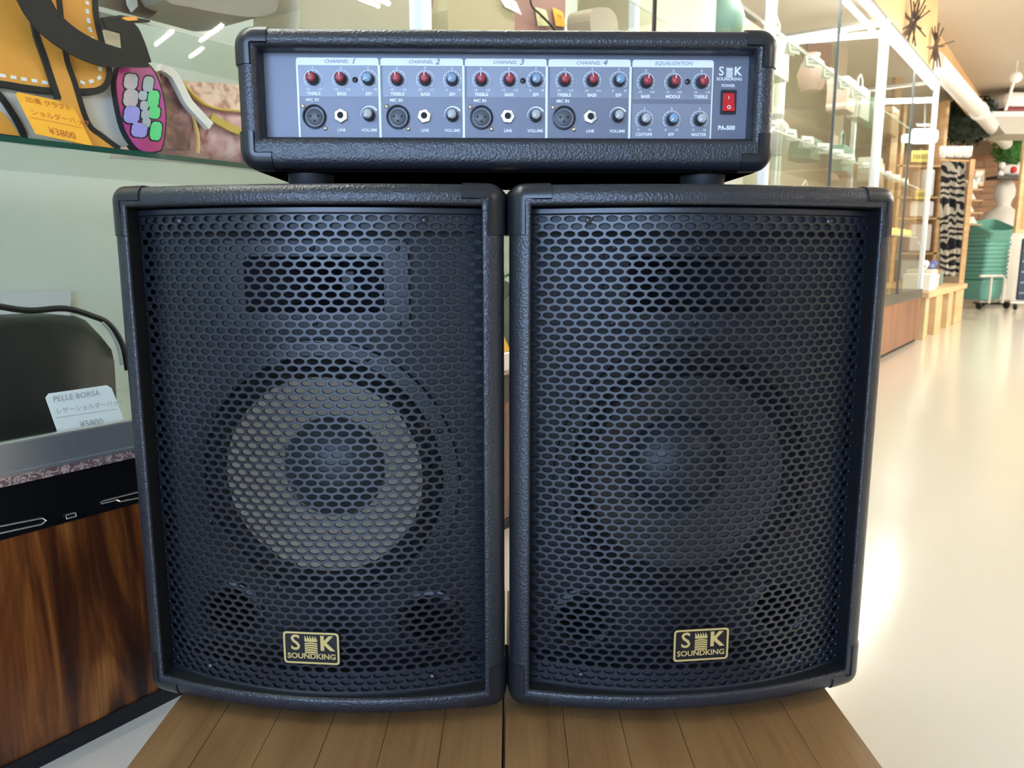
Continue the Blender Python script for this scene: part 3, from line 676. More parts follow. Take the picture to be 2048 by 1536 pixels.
# helper: flat shape with thickness on a plane parallel to the showcase front
def plate(name, px, v, th, mtl, parent=None, smooth=False):
    m = MB(); m.prism([atv(x, y, v) for x, y in px], V1*th); return m.build(name, mtl, parent)
def ribbon(name, px, w, v, th, mtl, parent):                  # band of constant pixel-size width w (metres) along a path
    P_ = [atv(x, y, v) for x, y in px]; L_, R_ = [], []
    for i, p in enumerate(P_):
        d = (P_[min(i+1, len(P_)-1)]-P_[max(i-1, 0)]).normalized(); nn = V1.cross(d).normalized()
        ww = w[i] if isinstance(w, (list, tuple)) else w
        L_.append(p+nn*ww/2); R_.append(p-nn*ww/2)
    m = MB(); n = len(P_)
    for k in range(n-1): 
        a = [L_[k], L_[k+1], R_[k+1], R_[k]]; m.add(a+[q+V1*th for q in a], [(0, 1, 2, 3), (7, 6, 5, 4), (0, 4, 5, 1), (2, 6, 7, 3), (1, 5, 6, 2), (3, 7, 4, 0)])
    return m.build(name, mtl, parent)
def spline(pts, n=6):
    out = []
    for i in range(len(pts)-1):
        p0 = pts[max(i-1, 0)]; p1 = pts[i]; p2 = pts[i+1]; p3 = pts[min(i+2, len(pts)-1)]
        for k in range(n):
            t = k/n; out.append(tuple(0.5*((2*b)+(-a+c)*t+(2*a-5*b+4*c-d)*t*t+(-a+3*b-3*c+d)*t**3) for a, b, c, d in zip(p0, p1, p2, p3)))
    out.append(pts[-1]); return out

def price_card(label, px, v, mtl, lines, lean=0.012, group='price cards in the showcase', th=0.0012, rule=None):
    # px: the four corners TL TR BR BL; top leans back
    tl, tr, br, bl = [atv(x, y, v) for x, y in px]; tl = tl+V1*lean; tr = tr+V1*lean
    def pt(a, b): return (tl*(1-a)+tr*a)*(1-b)+(bl*(1-a)+br*a)*b
    nrm = (tr-tl).cross(bl-tl).normalized(); nrm = nrm if nrm.dot(V1) < 0 else -nrm
    c = 0.06; base = (bl+br)/2
    o2 = [(c, 0), (1-c, 0), (1, c*1.5), (1, 1), (0, 1), (0, c*1.5)]
    T = thing('price_card', label, 'price card', base, 0, group)
    m = MB(); m.prism([pt(*q)-base for q in o2], -nrm*th); m.build('card', mtl, T)
    wl = (tr-tl).length; hl = (bl-tl).length
    m = MB()
    for s, size, ax, ay, al in lines:
        put(m, text(s, size*hl, 0, 0.15, al), lambda x, y: pt(ax+x/wl, ay-y/hl)+nrm*0.0004-base)
    if rule: 
        for b in rule: quad(m, pt(0.04, b)+nrm*0.0004-base, pt(0.96, b)+nrm*0.0004-base, pt(0.96, b+0.012)+nrm*0.0004-base, pt(0.04, b+0.012)+nrm*0.0004-base)
    m.build('lettering', INKG if mtl is WHITE else mat('orange_ink', (0.55, 0.12, 0.02), 0.6), T); return T
SB = 'ショルダーバッグ'
price_card('orange price card reading 3800 leaning on the cartoon shoulder bag', [(37, 180), (153, 205), (186, 292), (72, 268)], VF+0.05, ORANGEC, [('2D風 クラフト', 0.16, 0.12, 0.15, 'LEFT'), (SB, 0.17, 0.10, 0.45, 'LEFT'), ('¥3800', 0.24, 0.5, 0.84, 'CENTER')], rule=[0.58])
price_card('white price card reading PELLE BORSA in front of the black handbag', [(98, 790), (230, 771), (251, 848), (117, 868)], VF+0.03, WHITE, [('PELLE BORSA', 0.19, 0.08, 0.16, 'LEFT'), ('レザー'+SB, 0.15, 0.06, 0.46, 'LEFT'), ('¥5800', 0.22, 0.5, 0.86, 'CENTER')], rule=[0.60])
price_card('orange price card seen in the narrow gap between the loudspeakers', [(965, 662), (1009, 657), (1024, 708), (978, 715)], VF+0.03, ORANGEC, [('¥4800', 0.24, 0.4, 0.7, 'CENTER')])

# cartoon shoulder bag on the shelf
ZS = 0.8035
BAG = thing('shoulder_bag', 'orange and grey cartoon-style shoulder bag with thick black outlines', 'bag', atv(100, 280, VF+0.09))
BAG_LOC = BAG.location.copy()
def rel(o, par): o.data.transform(Matrix.Translation(-par.location)); return o
vb = VF+0.075
body = spline([(-130, 60), (120, 60), (215, 110), (232, 150), (232, 205), (246, 262), (262, 291)], 3)+[(150, 285), (0, 262), (-130, 246)]
rel(plate('body', body, vb, 0.09, GREYB, BAG), BAG)
rel(plate('flap', [(-130, -70), (190, -70), (191, 20), (201, 75), (211, 125)]+spline([(214, 140), (211, 160), (195, 174), (163, 177)], 4)+[(100, 177), (50, 172), (0, 163), (-130, 148)], vb-0.010, 0.009, ORANGEB, BAG), BAG)
rel(ribbon('flap_outline', spline([(191, -70), (192, 20), (205, 85), (218, 132), (218, 158), (205, 178), (182, 184), (150, 182), (100, 181), (50, 175), (0, 167), (-130, 152)], 4), 0.0075, vb-0.012, 0.010, WEB, BAG), BAG)
rel(ribbon('strap_outline', spline([(60, -70), (70, 50), (92, 120), (118, 198)], 4), 0.0072, vb-0.0150, 0.005, WEB, BAG), BAG)
rel(ribbon('strap_outline', spline([(112, -70), (130, 98), (150, 165), (176, 245), (205, 272), (240, 298)], 4), 0.0072, vb-0.0150, 0.005, WEB, BAG), BAG)
rel(plate('front_strap', [(66, -70), (108, -70), (127, 98), (147, 165), (173, 247), (200, 272), (232, 297), (150, 290), (122, 200), (95, 120), (74, 50)], vb-0.0142, 0.004, ORANGEB, BAG), BAG)
rel(ribbon('body_outline', spline([(-30, 165), (0, 190), (25, 225), (44, 258), (52, 280)], 4), 0.0072, vb-0.004, 0.004, WEB, BAG), BAG)
rel(plate('side_patch', spline([(-40, 205), (0, 222), (22, 245), (40, 272)], 3)+[(-10, 268), (-40, 262)], vb-0.003, 0.003, ORANGEB, BAG), BAG)
rel(ribbon('body_outline', spline([(-30, 262), (0, 271), (40, 276)], 3), 0.005, vb-0.004, 0.004, WEB, BAG), BAG)
for a, b in ([((174, 2), (176, 9)), ((174, 18), (176, 27)), ((176, 36), (179, 46)), ((179, 54), (183, 64)), ((183, 74), (188, 84)), ((200, 134), (202, 142)), ((196, 158), (202, 153)), ((179, 164), (187, 161)), ((161, 163), (170, 167))]
             + [((-20+21*i, 147+3.4*i), (-9+21*i, 149+3.4*i)) for i in range(6)]):
    rel(ribbon('stitch', [a, b], 0.0042, vb-0.0112, 0.002, WHITE, BAG), BAG)
STR = BAG
rel(ribbon('webbing', spline([(40, -60), (78, 15), (105, 50), (150, 84), (200, 107), (250, 116), (297, 124)], 5), [0.040]*5+[0.040-0.0006*i for i in range(16)]+[0.030-0.0018*i for i in range(10)], VF+0.035, 0.004, WEB, STR), STR)
rel(plate('webbing_fold', spline([(205, 36), (243, 38), (272, 50), (288, 80), (303, 124)], 4)+[(262, 108), (247, 98), (244, 66), (215, 58)], VF+0.05, 0.006, WEB, STR), STR)

# magenta holographic disc and snakeskin bag
HOLO = rampmat('magenta_foil', [(0.3, (0.55, 0.03, 0.10)), (0.5, (0.50, 0.04, 0.28)), (0.7, (0.35, 0.03, 0.60))], (9, 9, 9), 1, 0.3, 0.2, coat=0.4)
TILE = rampmat('foil_tiles', [(0.36, (0.60, 0.50, 0.48)), (0.46, (0.52, 0.45, 0.52)), (0.54, (0.42, 0.50, 0.55)), (0.62, (0.50, 0.62, 0.36))], (16, 16, 9), 1, 0.5, 0.25)
FG = mat('green_foil', (0.10, 0.72, 0.25), 0.25); FV = mat('violet_foil', (0.38, 0.33, 0.82), 0.25)
DISC = thing('foil_badge', 'oval magenta foil badge with shiny rounded tiles, beside the snakeskin bag', 'badge', atv(283, 298, VF+0.06))
def oval(cx, cy, rx, ry, tilt, n=28): return [(cx+rx*cos(2*pi*i/n)*cos(tilt)-ry*sin(2*pi*i/n)*sin(tilt), cy+rx*cos(2*pi*i/n)*sin(tilt)+ry*sin(2*pi*i/n)*cos(tilt)) for i in range(n)]
ov = [(240, 137), (262, 129), (285, 127), (302, 135), (318, 165), (328, 205), (331, 245), (325, 290), (316, 302), (285, 302), (268, 287), (250, 255), (238, 205), (234, 165)]
ov = spline(ov+[ov[0]], 3)[:-1]
rel(plate('outline', [(282+(x-282)*1.05, 216+(y-216)*1.035) for x, y in ov], VF+0.062, 0.02, WEB, DISC), DISC)
rel(plate('face', ov, VF+0.060, 0.02, HOLO, DISC), DISC)
for cx, cy, rx, ry in ((262, 163, 13, 15), (297, 168, 10, 15), (262, 196, 14, 17), (286, 191, 8, 9), (307, 198, 11, 17), (289, 211, 8, 9), (264, 229, 15, 17), (309, 225, 11, 12), (291, 229, 8, 9), (293, 245, 8, 9), (279, 260, 15, 14), (312, 262, 11, 18)):
    t_ = oval(cx, cy, rx, ry, 0.12, 16); t_ = [(cx+(x-cx)*(1+0.18*abs(sin(2*2*pi*i/16))), cy+(y-cy)*(1+0.18*abs(sin(2*2*pi*i/16)))) for i, (x, y) in enumerate(t_)]
    rel(plate('tile_outline', [(cx+(x-cx)*1.2, cy+(y-cy)*1.16) for x, y in t_], VF+0.0592, 0.002, WEB, DISC), DISC)
    rel(plate('tile', t_, VF+0.0584, 0.002, FG if cx > 295 and cy > 180 else FV if cy > 215 and cx < 285 else TILE, DISC), DISC)
SNAKE = rampmat('pink_snakeskin', [(0.34, (0.26, 0.06, 0.06)), (0.43, (0.66, 0.32, 0.34)), (0.56, (0.86, 0.56, 0.56)), (0.72, (0.92, 0.72, 0.64))], (26, 26, 26), 8, 0.4, 0.3)
CREAM = mat('cream_leather', (0.88, 0.83, 0.76), 0.4); OCHRE = mat('ochre_piping', (0.62, 0.42, 0.06), 0.4)
SNK = thing('handbag', 'pink snakeskin handbag with a cream flap edge and ochre piping', 'bag', atv(420, 310, VF+0.1))
v0 = VF+0.085
rows = []                                                    # puffy body
for j, t in enumerate([i/10 for i in range(11)]):
    row = []
    for i in range(13):
        s_ = i/12; px = 318+300*s_; top = 158+14*s_; bot = 303+32*s_
        px -= 0 if t > 0.35 else 0
        row.append(atv(px+(10*(1-t)), bot+(top-bot)*t, v0)+V1*(0.05*(2*t-1)**2*(1 if t > 0.5 else 0.5)+0.03*(2*s_-1)**4))
    rows.append(row)
m = MB(); m.grid(rows); m.grid([[p+V1*(0.10) for p in r] for r in rows[::-1]])
per = [rows[0][i] for i in range(13)]+[rows[j][12] for j in range(1, 11)]+[rows[10][i] for i in range(11, -1, -1)]+[rows[j][0] for j in range(9, 0, -1)]
m.grid([per+[per[0]], [p+V1*0.10 for p in per+[per[0]]]]); rel(m.build('body', SNAKE, SNK, 60), SNK)
rel(plate('flap', [(335, 150), (372, 162), (470, 168), (620, 178), (620, 235), (470, 224), (430, 219), (398, 196), (365, 168)], v0-0.008, 0.05, rampmat('peach_snakeskin', [(0.35, (0.45, 0.20, 0.13)), (0.5, (0.82, 0.55, 0.42)), (0.7, (0.92, 0.68, 0.52))], (26, 60, 60), 6, 0.4, 0.35), SNK), SNK)
rel(ribbon('flap_edge', spline([(322, 134), (346, 146), (362, 172), (378, 203), (400, 228), (423, 252)], 4), [0.010]*3+[0.013]*18, v0-0.014, 0.012, CREAM, SNK), SNK)
rel(ribbon('piping', spline([(352, 146), (380, 180), (408, 206), (440, 218), (480, 222), (600, 236)], 4), 0.0028, v0-0.012, 0.006, OCHRE, SNK), SNK)
rel(ribbon('tab', spline([(424, 233), (445, 246), (480, 262), (600, 300)], 4), 0.012, v0-0.010, 0.005, OCHRE, SNK), SNK)
rel(ribbon('seam_piping', spline([(374, 200), (388, 235), (398, 275), (397, 306)], 4), 0.0036, v0-0.006, 0.006, mat('gold_seam', (0.78, 0.50, 0.18), 0.4), SNK), SNK)
rel(plate('end_gusset', [(318, 140), (345, 150), (372, 195), (385, 240), (380, 300), (335, 296), (318, 250), (322, 180)], v0-0.003, 0.02, rampmat('maroon_snakeskin', [(0.36, (0.11, 0.03, 0.03)), (0.5, (0.30, 0.12, 0.12)), (0.68, (0.62, 0.36, 0.34))], (30, 30, 30), 8, 0.4, 0.3), SNK), SNK)

# black handbag, its cord and the card behind, on the showcase deck
HB = thing('handbag', 'black leather handbag lying low in the showcase behind the white price card', 'bag', atv(110, 870, VF+0.13))
rows = []
for j in range(11):
    t = j/10; row = []
    for i in range(15):
        s_ = i/14; xl, xr_ = -160, 236+(12*(1-t) if t < 0.8 else -(t-0.8)*170)
        px = xl+(xr_-xl)*s_; top = 650-18*min(1, (px+160)/330)-(0 if px < 170 else -(px-170)*0.35); bot = 905-0.10*(px)
        row.append(atv(px, bot+(top-bot)*t, VF+0.085+0.05*t)+V1*(0.03*(2*t-1)**4+0.03*max(0, s_-0.8)*5*0.5))
    rows.append(row)
m = MB(); m.grid(rows); m.grid([[p+V1*0.10 for p in r] for r in rows[::-1]])
per = [rows[0][i] for i in range(15)]+[rows[j][14] for j in range(1, 11)]+[rows[10][i] for i in range(13, -1, -1)]+[rows[j][0] for j in range(9, 0, -1)]
m.grid([per+[per[0]], [p+V1*0.10 for p in per+[per[0]]]]); rel(m.build('body', BLACKB, HB, 60), HB)
m = MB(); m.tube([atv(x, y, VF+0.16) for x, y in spline([(-60, 600), (0, 613), (60, 621), (130, 617), (185, 632), (220, 650), (245, 690), (255, 740)], 5)], 0.0045, 8); rel(m.build('handle_cord', BLACKB, HB, True), HB)
m = MB(); m.tube([atv(x, y, VF+0.10) for x, y in spline([(205, 645), (222, 665), (236, 695), (243, 730)], 5)], 0.0022, 6); rel(m.build('edge_piping', mat('grey_piping', (0.30, 0.31, 0.28), 0.3), HB, True), HB)
o = plate('display_card', [(-60, 588), (142, 583), (140, 640), (-60, 646)], VF+0.545, 0.006, mat('lilac_card', (0.52, 0.51, 0.54), 0.5)); tag(rebase(o), 'pale lilac card against the showcase back above the black handbag', 'card')
# dark green bag with a plant sprig seen in the gap
GB = thing('green_bag', 'dark green bag glimpsed in the gap between the loudspeakers', 'bag', atv(1000, 715, VF+0.12))
rel(plate('body', spline([(930, 600), (960, 575), (1000, 560), (1030, 575), (1060, 620), (1066, 700)], 4)+[(1060, 740), (925, 745)], VF+0.13, 0.09, mat('bottle_green', (0.030, 0.075, 0.045), 0.5), GB), GB)
m = MB(); m.tube([atv(x, y, VF+0.12) for x, y in spline([(960, 600), (990, 604), (1010, 596), (1030, 570)], 5)], 0.002, 6); rel(m.build('cord', DARK, GB, True), GB)
m = MB()
for i in range(14):
    c = atv(1000+random.uniform(-14, 22), 552+random.uniform(-9, 9), VF+0.13+random.uniform(0, 0.03)); m.blob(c, (0.006, 0.006, 0.004), 6, 4, 0.2)
rel(m.build('sprig', mat('sprig_green', (0.06, 0.16, 0.08), 0.5), GB), GB)

# bag and grey items on the upper shelves (only their lower ends show)
UPB = thing('handbag', 'dark brown handbag with buckled straps at the top behind the cartoon bag', 'bag', atv(225, 40, VF+0.22))
BROWNB = mat('dark_brown_leather', (0.060, 0.045, 0.030), 0.35)
m = MB(); bx_ = [atv(x, y, VF+0.26) for x, y in spline([(196, -80), (330, -80), (325, 0), (318, 18), (300, 36), (262, 42), (230, 30), (200, 22)], 3)]

for p in bx_: p.z = max(p.z, 1.034)
m.prism(bx_, V1*0.09); rel(m.build('body', BROWNB, UPB), UPB)
rel(plate('strap', [(198, 36), (240, 30), (300, 40), (300, 44), (262, 46), (205, 60)], VF+0.18, 0.006, WEB, UPB), UPB)
rel(plate('strap', [(205, 58), (232, 62), (246, 66), (245, 92), (214, 88)], VF+0.24, 0.006, mat('tan_patch', (0.42, 0.38, 0.27), 0.5), UPB), UPB)
rel(plate('orange_trim', [(246, 34), (272, 33), (276, 40), (250, 42)], VF+0.175, 0.004, ORANGEB, UPB), UPB)
rel(plate('clear_pocket', [(252, -20), (272, -20), (276, 12), (264, 24), (256, 10)], VF+0.25, 0.004, mat('grey_gloss', (0.38, 0.42, 0.38), 0.2), UPB), UPB)
GITEM = mat('taupe_fabric', (0.24, 0.225, 0.18), 0.6)
def upper_item(label, px, v, th, mtl, cat='bag', name='handbag', V=V1, zmin=1.0335):
    P_ = [atv(x, y, v, V) for x, y in px]
    for p, (x, y) in zip(P_, px): p.z = zmin if y >= 55 else min(max(p.z, zmin), 1.47)
    c_ = sum(P_, Vector())/len(P_); c_.z = min(p.z for p in P_); t = thing(name, label, cat, c_)
    m = MB(); m.prism(P_, V*th); rel(m.build('body', mtl, t), t); return t
upper_item('taupe fabric bag on the upper shelf left of the amplifier', spline([(300, -60), (330, 0), (380, 14), (440, 26), (500, 34), (540, 28), (556, 10), (560, -60)], 3), VF+0.20, 0.16, GITEM)
upper_item('pale beige bag on the upper shelf behind the left end of the amplifier', [(590, -60), (600, 20), (590, 60), (740, 70), (830, 60), (835, -60)], VF+0.20, 0.14, mat('beige_fabric', (0.46, 0.42, 0.31), 0.6))
upper_item('dusty rose fabric bag just right of the white showcase post', [(862, -60), (866, 10), (858, 90), (1120, 90), (1130, 40), (1132, -60)], VF+0.30, 0.12, mat('rose_fabric', (0.34, 0.17, 0.16), 0.7))
upper_item('sand coloured pouch in front of the dusty rose bag', [(905, -60), (895, 20), (900, 80), (1010, 80), (1030, 45), (1020, -20), (1000, -60)], VF+0.22, 0.05, mat('sand_fabric', (0.46, 0.39, 0.24), 0.6))
upper_item('grey brown rounded handbag standing behind the amplifier', spline([(1180, 40), (1184, 20), (1205, 14), (1226, 22), (1236, 45), (1242, 90)], 4)+[(1195, 90)], VF+0.16, 0.08, mat('greybrown_leather', (0.27, 0.22, 0.15), 0.35))
upper_item('cream handbag near the dark glass joint behind the amplifier', spline([(1330, 60), (1400, 25), (1490, 2), (1500, 20), (1440, 60), (1380, 90), (1340, 90)], 3), 1.30, 0.1, mat('cream_vinyl', (0.62, 0.58, 0.45), 0.4), V=V2, zmin=1.17)
price_card('white price card hung on the sand coloured pouch behind the amplifier', [(997, -8), (1032, 2), (1044, 30), (1010, 14)], VF+0.214, WHITE, [('¥2800', 0.3, 0.5, 0.5, 'CENTER')], 0.0)
price_card('pale yellow price card hung on the dusty rose bag', [(1070, 14), (1092, 20), (1100, 52), (1076, 52)], VF+0.294, mat('pale_yellow_card', (0.85, 0.82, 0.45), 0.6), [('¥3200', 0.25, 0.5, 0.5, 'CENTER')], 0.0)
price_card('orange price card at the corner of the dusty rose bag', [(1105, 14), (1126, 24), (1132, 54), (1112, 52)], VF+0.294, ORANGEC, [('¥4500', 0.25, 0.5, 0.4, 'CENTER')], 0.0)
m = MB(); m.tube([atv(x, y, VF+0.285) for x, y in spline([(1062, -40), (1062, 8), (1082, 30), (1110, 62), (1130, 110)], 5)], 0.0035, 6); tag(rebase(m.build('dark_cord', WEB)), 'thin dark bag cord running down behind the price cards', 'cord')
m = MB(); q = atv(1310, 0, VF+0.0155); u_ = q.dot(U1); cbox('glass_joint', u_-0.003, u_+0.003, VF+0.010, VF+0.022, 0.437, 1.93, DARK, CASE)

# ------------------------------------------------------------------ far showcases (row along U2, glass front at v = 1.0)
DARKROSE = rampmat('far_rosewood', [(0.35, (0.16, 0.062, 0.032)), (0.6, (0.30, 0.13, 0.065))], (5, 5, 0.8), 3, 0.6, 0.35)
OLIVE = mat('pale_olive_panel', (0.44, 0.41, 0.30), 0.6)
def cb2(name, u0, u1, v0, v1, z0, z1, mtl, parent, bev=0.0): return cbox(name, u0, u1, v0, v1, z0, z1, mtl, parent, P2, bev)
CARDY = mat('yellow_card', (0.88, 0.80, 0.20), 0.6)
RAILG = mat('grey_rail', (0.22, 0.22, 0.20), 0.4)
def far_case(label, u0, u1, shelves, back):
    t = thing('glass_showcase', label, 'showcase')
    cb2('kick_plate', u0, u1, 1.02, 1.58, 0, 0.03, DARK, t)
    n = 5; w = (u1-u0)/n
    for i in range(n): cb2('base_panel', u0+i*w+0.002, u0+(i+1)*w-0.002, 1.0, 1.58, 0.03, 0.345, DARKROSE, t)
    cb2('base_rail', u0, u1, 0.995, 1.60, 0.345, 0.41, mat('dark_green_rail', (0.05, 0.06, 0.05), 0.25), t)
    for u in (u0, u1-0.035):
        for v in (1.0, 1.565): cb2('post', u, u+0.035, v, v+0.035, 0.41, 1.955, WHITEP, t, 0.004)
    for v in (1.0, 1.565): cb2('top_rail', u0+0.035, u1-0.035, v, v+0.035, 1.935, 1.955, RAILG, t)
    for u in (u0, u1-0.035): cb2('top_rail', u, u+0.035, 1.035, 1.565, 1.935, 1.955, RAILG, t)
    cb2('front_glass', u0+0.035, u1-0.035, 1.012, 1.018, 0.41, 1.92, GLASS, t)
    cb2('end_glass', u1-0.02, u1-0.014, 1.035, 1.565, 0.41, 1.92, GLASS, t)
    if back: cb2('back_panel', u0+0.035, u1-0.035, 1.59, 1.60, 0.41, 1.92, back, t)
    um = (u0+u1)/2
    cb2('glass_joint', um-0.004, um+0.004, 1.008, 1.022, 0.41, 1.92, mat('joint_dark', (0.06, 0.08, 0.09), 0.4), t)
    for z in shelves:
        s_ = cb2('glass_shelf', u0+0.04, u1-0.04, 1.06, 1.55, z, z+0.008, SHELFG, t); cb2('shelf_edge', u0+0.04, u1-0.04, 1.058, 1.06, z, z+0.008, mat('pale_glass_edge', (0.55, 0.66, 0.60), 0.2), s_)
    return t
SH = (0.80, 1.16, 1.52)
far_case('glass showcase with white posts in the middle of the row behind the amplifier', 2.96, 4.84, SH, OLIVE)
far_case('glass showcase with white corner posts at the far end of the row', 4.87, 6.72, SH, None)
TUBE_Z = 1.895
case_tube(P2(4.90, 1.03, TUBE_Z+0.005), P2(6.66, 1.03, TUBE_Z+0.005), 'lit fluorescent tube slanting along the front top of the farthest showcase', 0.017)
case_tube(P2(4.86, 1.0, 1.880), P2(4.86, 1.57, 1.925), 'long lit fluorescent tube across the top just right of the amplifier', 0.016)
case_tube(P2(6.70, 1.02, 1.815), P2(6.70, 1.57, 1.86), 'lit fluorescent tube across the far end of the farthest showcase', 0.017)
case_tube(P2(3.0, 1.07, TUBE_Z), P2(4.8, 1.07, TUBE_Z), 'lit fluorescent tube above the middle showcase', 0.013)
# stock on the shelves of the two far showcases
def standing(name, label, cat, u, v, z, parts, group=None, rz=0):
    t = thing(name, label, cat, P2(u, v, z), -A2+pi/2+rz, group)
    for nm, mb_, mt, sm in parts: mb_.build(nm, mt, t, sm)
    return t
def vase(u, v, z, h, mt, label):
    m = MB(); m.lathe([(0.25*h, 0), (0.34*h, 0.15*h), (0.40*h, 0.45*h), (0.30*h, 0.75*h), (0.16*h, 0.88*h), (0.20*h, h), (0.17*h, 0.98*h)], 20, None, (True, False)); standing('vase', label, 'vase', u, v, z, [('body', m, mt, 50)])
def boxitem(u, v, z, w, d, h, mt, label, name='box', cat='box'):
    m = MB(); m.bbox(-w/2, w/2, -d/2, d/2, 0, h, 0.006); l_ = MB(); l_.bbox(-w/2-0.003, w/2+0.003, -d/2-0.003, d/2+0.003, h*0.8, h+0.004, 0.004); standing(name, label, cat, u, v, z, [('body', m, mt, False), ('lid', l_, mt, False)])
ci = 0
WOODT = rampmat('tan_wood', [(0.3, (0.52, 0.32, 0.15)), (0.7, (0.70, 0.47, 0.25))], (3, 3, 14), 4, 0.5, 0.5)
BRICKC = mat('maroon_board', (0.30, 0.16, 0.13), 0.7)
for z, us, mt, lab in ((SH[1], [3.3+0.27*i for i in range(6)], WHITE, 'white price card standing in a row on the middle shelf behind the amplifier'),
                       (SH[2], [3.25+0.29*i for i in range(6)], WHITE, 'white price card standing in a row on the top shelf behind the amplifier'),
                       (SH[0], [5.1+0.24*i for i in range(7)], CARDY, 'yellow price card standing in a row on the low shelf of the farthest showcase'),
                       (SH[1], [5.1+0.3*i for i in range(5)], WHITE, 'white price card standing in a row on the middle shelf of the farthest showcase')):
    for u in us:
        m = MB(); w, h = 0.075, 0.052
        m.prism([(-w/2, 0, 0), (w/2, 0, 0), (w/2, 0.012, h), (-w/2, 0.012, h)], (0, 0.0015, 0)); m.prism([(-w/2, 0.03, 0), (w/2, 0.03, 0), (w/2, 0.013, h), (-w/2, 0.013, h)], (0, 0.0015, 0))
        m2 = MB(); m2.box(-0.028, 0.028, -0.001, 0.0005, 0.012, 0.018); m2.box(-0.028, 0.015, 0.004, 0.006, 0.028, 0.033)
        standing('price_card', lab, 'price card', u+random.uniform(-.02, .02), 1.10, z+0.008, [('card', m, mt, False), ('lettering', m2, INKG, False)], 'price cards of '+lab[lab.find('the '):], random.uniform(-0.2, 0.2)-0.5)
TAUPE = mat('taupe_leather', (0.36, 0.32, 0.24), 0.5)
random.seed(11)
pal = [(mat('stock_brown', (0.28, 0.17, 0.09), 0.5), 'brown'), (mat('stock_grey', (0.50, 0.50, 0.46), 0.5), 'grey'), (mat('stock_cream', (0.80, 0.76, 0.62), 0.5), 'cream'), (mat('stock_green', (0.16, 0.28, 0.22), 0.5), 'green'), (mat('stock_pink', (0.70, 0.46, 0.42), 0.5), 'pink')]
names = ['first', 'second', 'third', 'fourth', 'fifth', 'sixth']
for ci, (ua, nm) in enumerate(((3.2, 'middle'), (5.1, 'farthest'))):
    for zi, z in enumerate((0.41,)+SH):
        lev = ('base', 'low shelf', 'middle shelf', 'top shelf')[zi]
        for i in range(4):
            mt, cn = pal[(i*2+zi+ci) % 5]; u = ua+0.40*i+random.uniform(-0.04, 0.04); v = 1.30+random.uniform(-0.04, 0.04)
            lab = '%s %%s on the %s of the %s showcase, %s from the left' % (cn, lev, nm, names[i])
            k_ = (i+zi*2+ci) % 3
            if k_ == 0: vase(u, v, z+0.009, random.uniform(0.14, 0.22), mt, lab % 'vase')
            elif k_ == 1: boxitem(u, v, z+0.009, random.uniform(0.16, 0.24), 0.12, random.uniform(0.10, 0.2), mt, lab % 'lidded box')
            else:
                m = MB(); w = random.uniform(0.10, 0.13); h = random.uniform(0.14, 0.2)
                m.prism([(-w, -0.04, 0), (w, -0.04, 0), (w*0.85, -0.04, h), (-w*0.85, -0.04, h)], (0, 0.08, 0)); h_ = MB()
                h_.tube([(-w*0.5, 0, h-0.005), (-w*0.45, 0, h+0.06), (0, 0, h+0.09), (w*0.45, 0, h+0.06), (w*0.5, 0, h-0.005)], 0.006, 6)
                standing('handbag', lab % 'handbag', 'bag', u, v, z+0.009, [('body', m, mt, False), ('handle', h_, mt, True)])
# soffit boards, twig wreaths and the white duct above the far row
SOFF = rampmat('soffit_wood', [(0.3, (0.66, 0.40, 0.18)), (0.7, (0.78, 0.51, 0.26))], (2, 2, 9), 4, 0.4, 0.55)
for i, (a, b) in enumerate(((2.9, 4.4), (4.41, 5.9), (5.91, 6.74), (6.75, 9.6), (9.61, 11.8), (11.81, 14.9))):
    struct(cb2('trim_%d' % (i+1), a, b, 1.06 if i < 3 else 1.2, 1.10 if i < 3 else 1.24, 1.99 if i < 3 else 2.24, ZC, SOFF, None))
for k_, (px, py, py1) in enumerate(((1826, 20, 70), (1872, 62, 125))):
    m = MB(); c = atv(px, (py+py1)/2, 1.02, V2)
    for i in range(16): 
        d = Vector((random.uniform(-1, 1)*0.4, random.uniform(-0.2, 0.2), random.uniform(-1, 1))).normalized()*random.uniform(0.06, 0.16); m.tube([c-d, c+Vector((random.uniform(-.02, .02), 0, 0)), c+d], 0.005, 5)
    tag(rebase(m.build('twig_bundle', mat('twig_brown', (0.10, 0.07, 0.05), 0.8))), ('bundle of dark dried twigs hung on the wood boards, nearer one', 'bundle of dark dried twigs hung on the wood boards, farther one')[k_], 'dried twigs')
DUCT = mat('duct_white', (0.78, 0.78, 0.77), 0.45)
t = thing('duct', 'white ceiling duct running away over the aisle', 'duct', P2(6.75, 1.0, 2.1))
def relp(o, par): o.data.transform(Matrix.Translation(-Vector(par.location))); return o
m = MB(); m.tube([P2(6.75, 1.06, 2.10), P2(9.3, 1.02, 2.12)], 0.075, 16); relp(m.build('pipe', DUCT, t, True), t)
m = MB(); m.tube([P2(9.42, 1.02, 2.12), P2(12.4, 1.0, 2.14)], 0.075, 16); relp(m.build('pipe', DUCT, t, True), t)
m = MB(); m.tube([P2(9.29, 1.02, 2.12), P2(9.43, 1.02, 2.12)], 0.088, 16); relp(m.build('joint_ring', mat('ring_white', (0.95, 0.95, 0.95), 0.3), t, True), t)

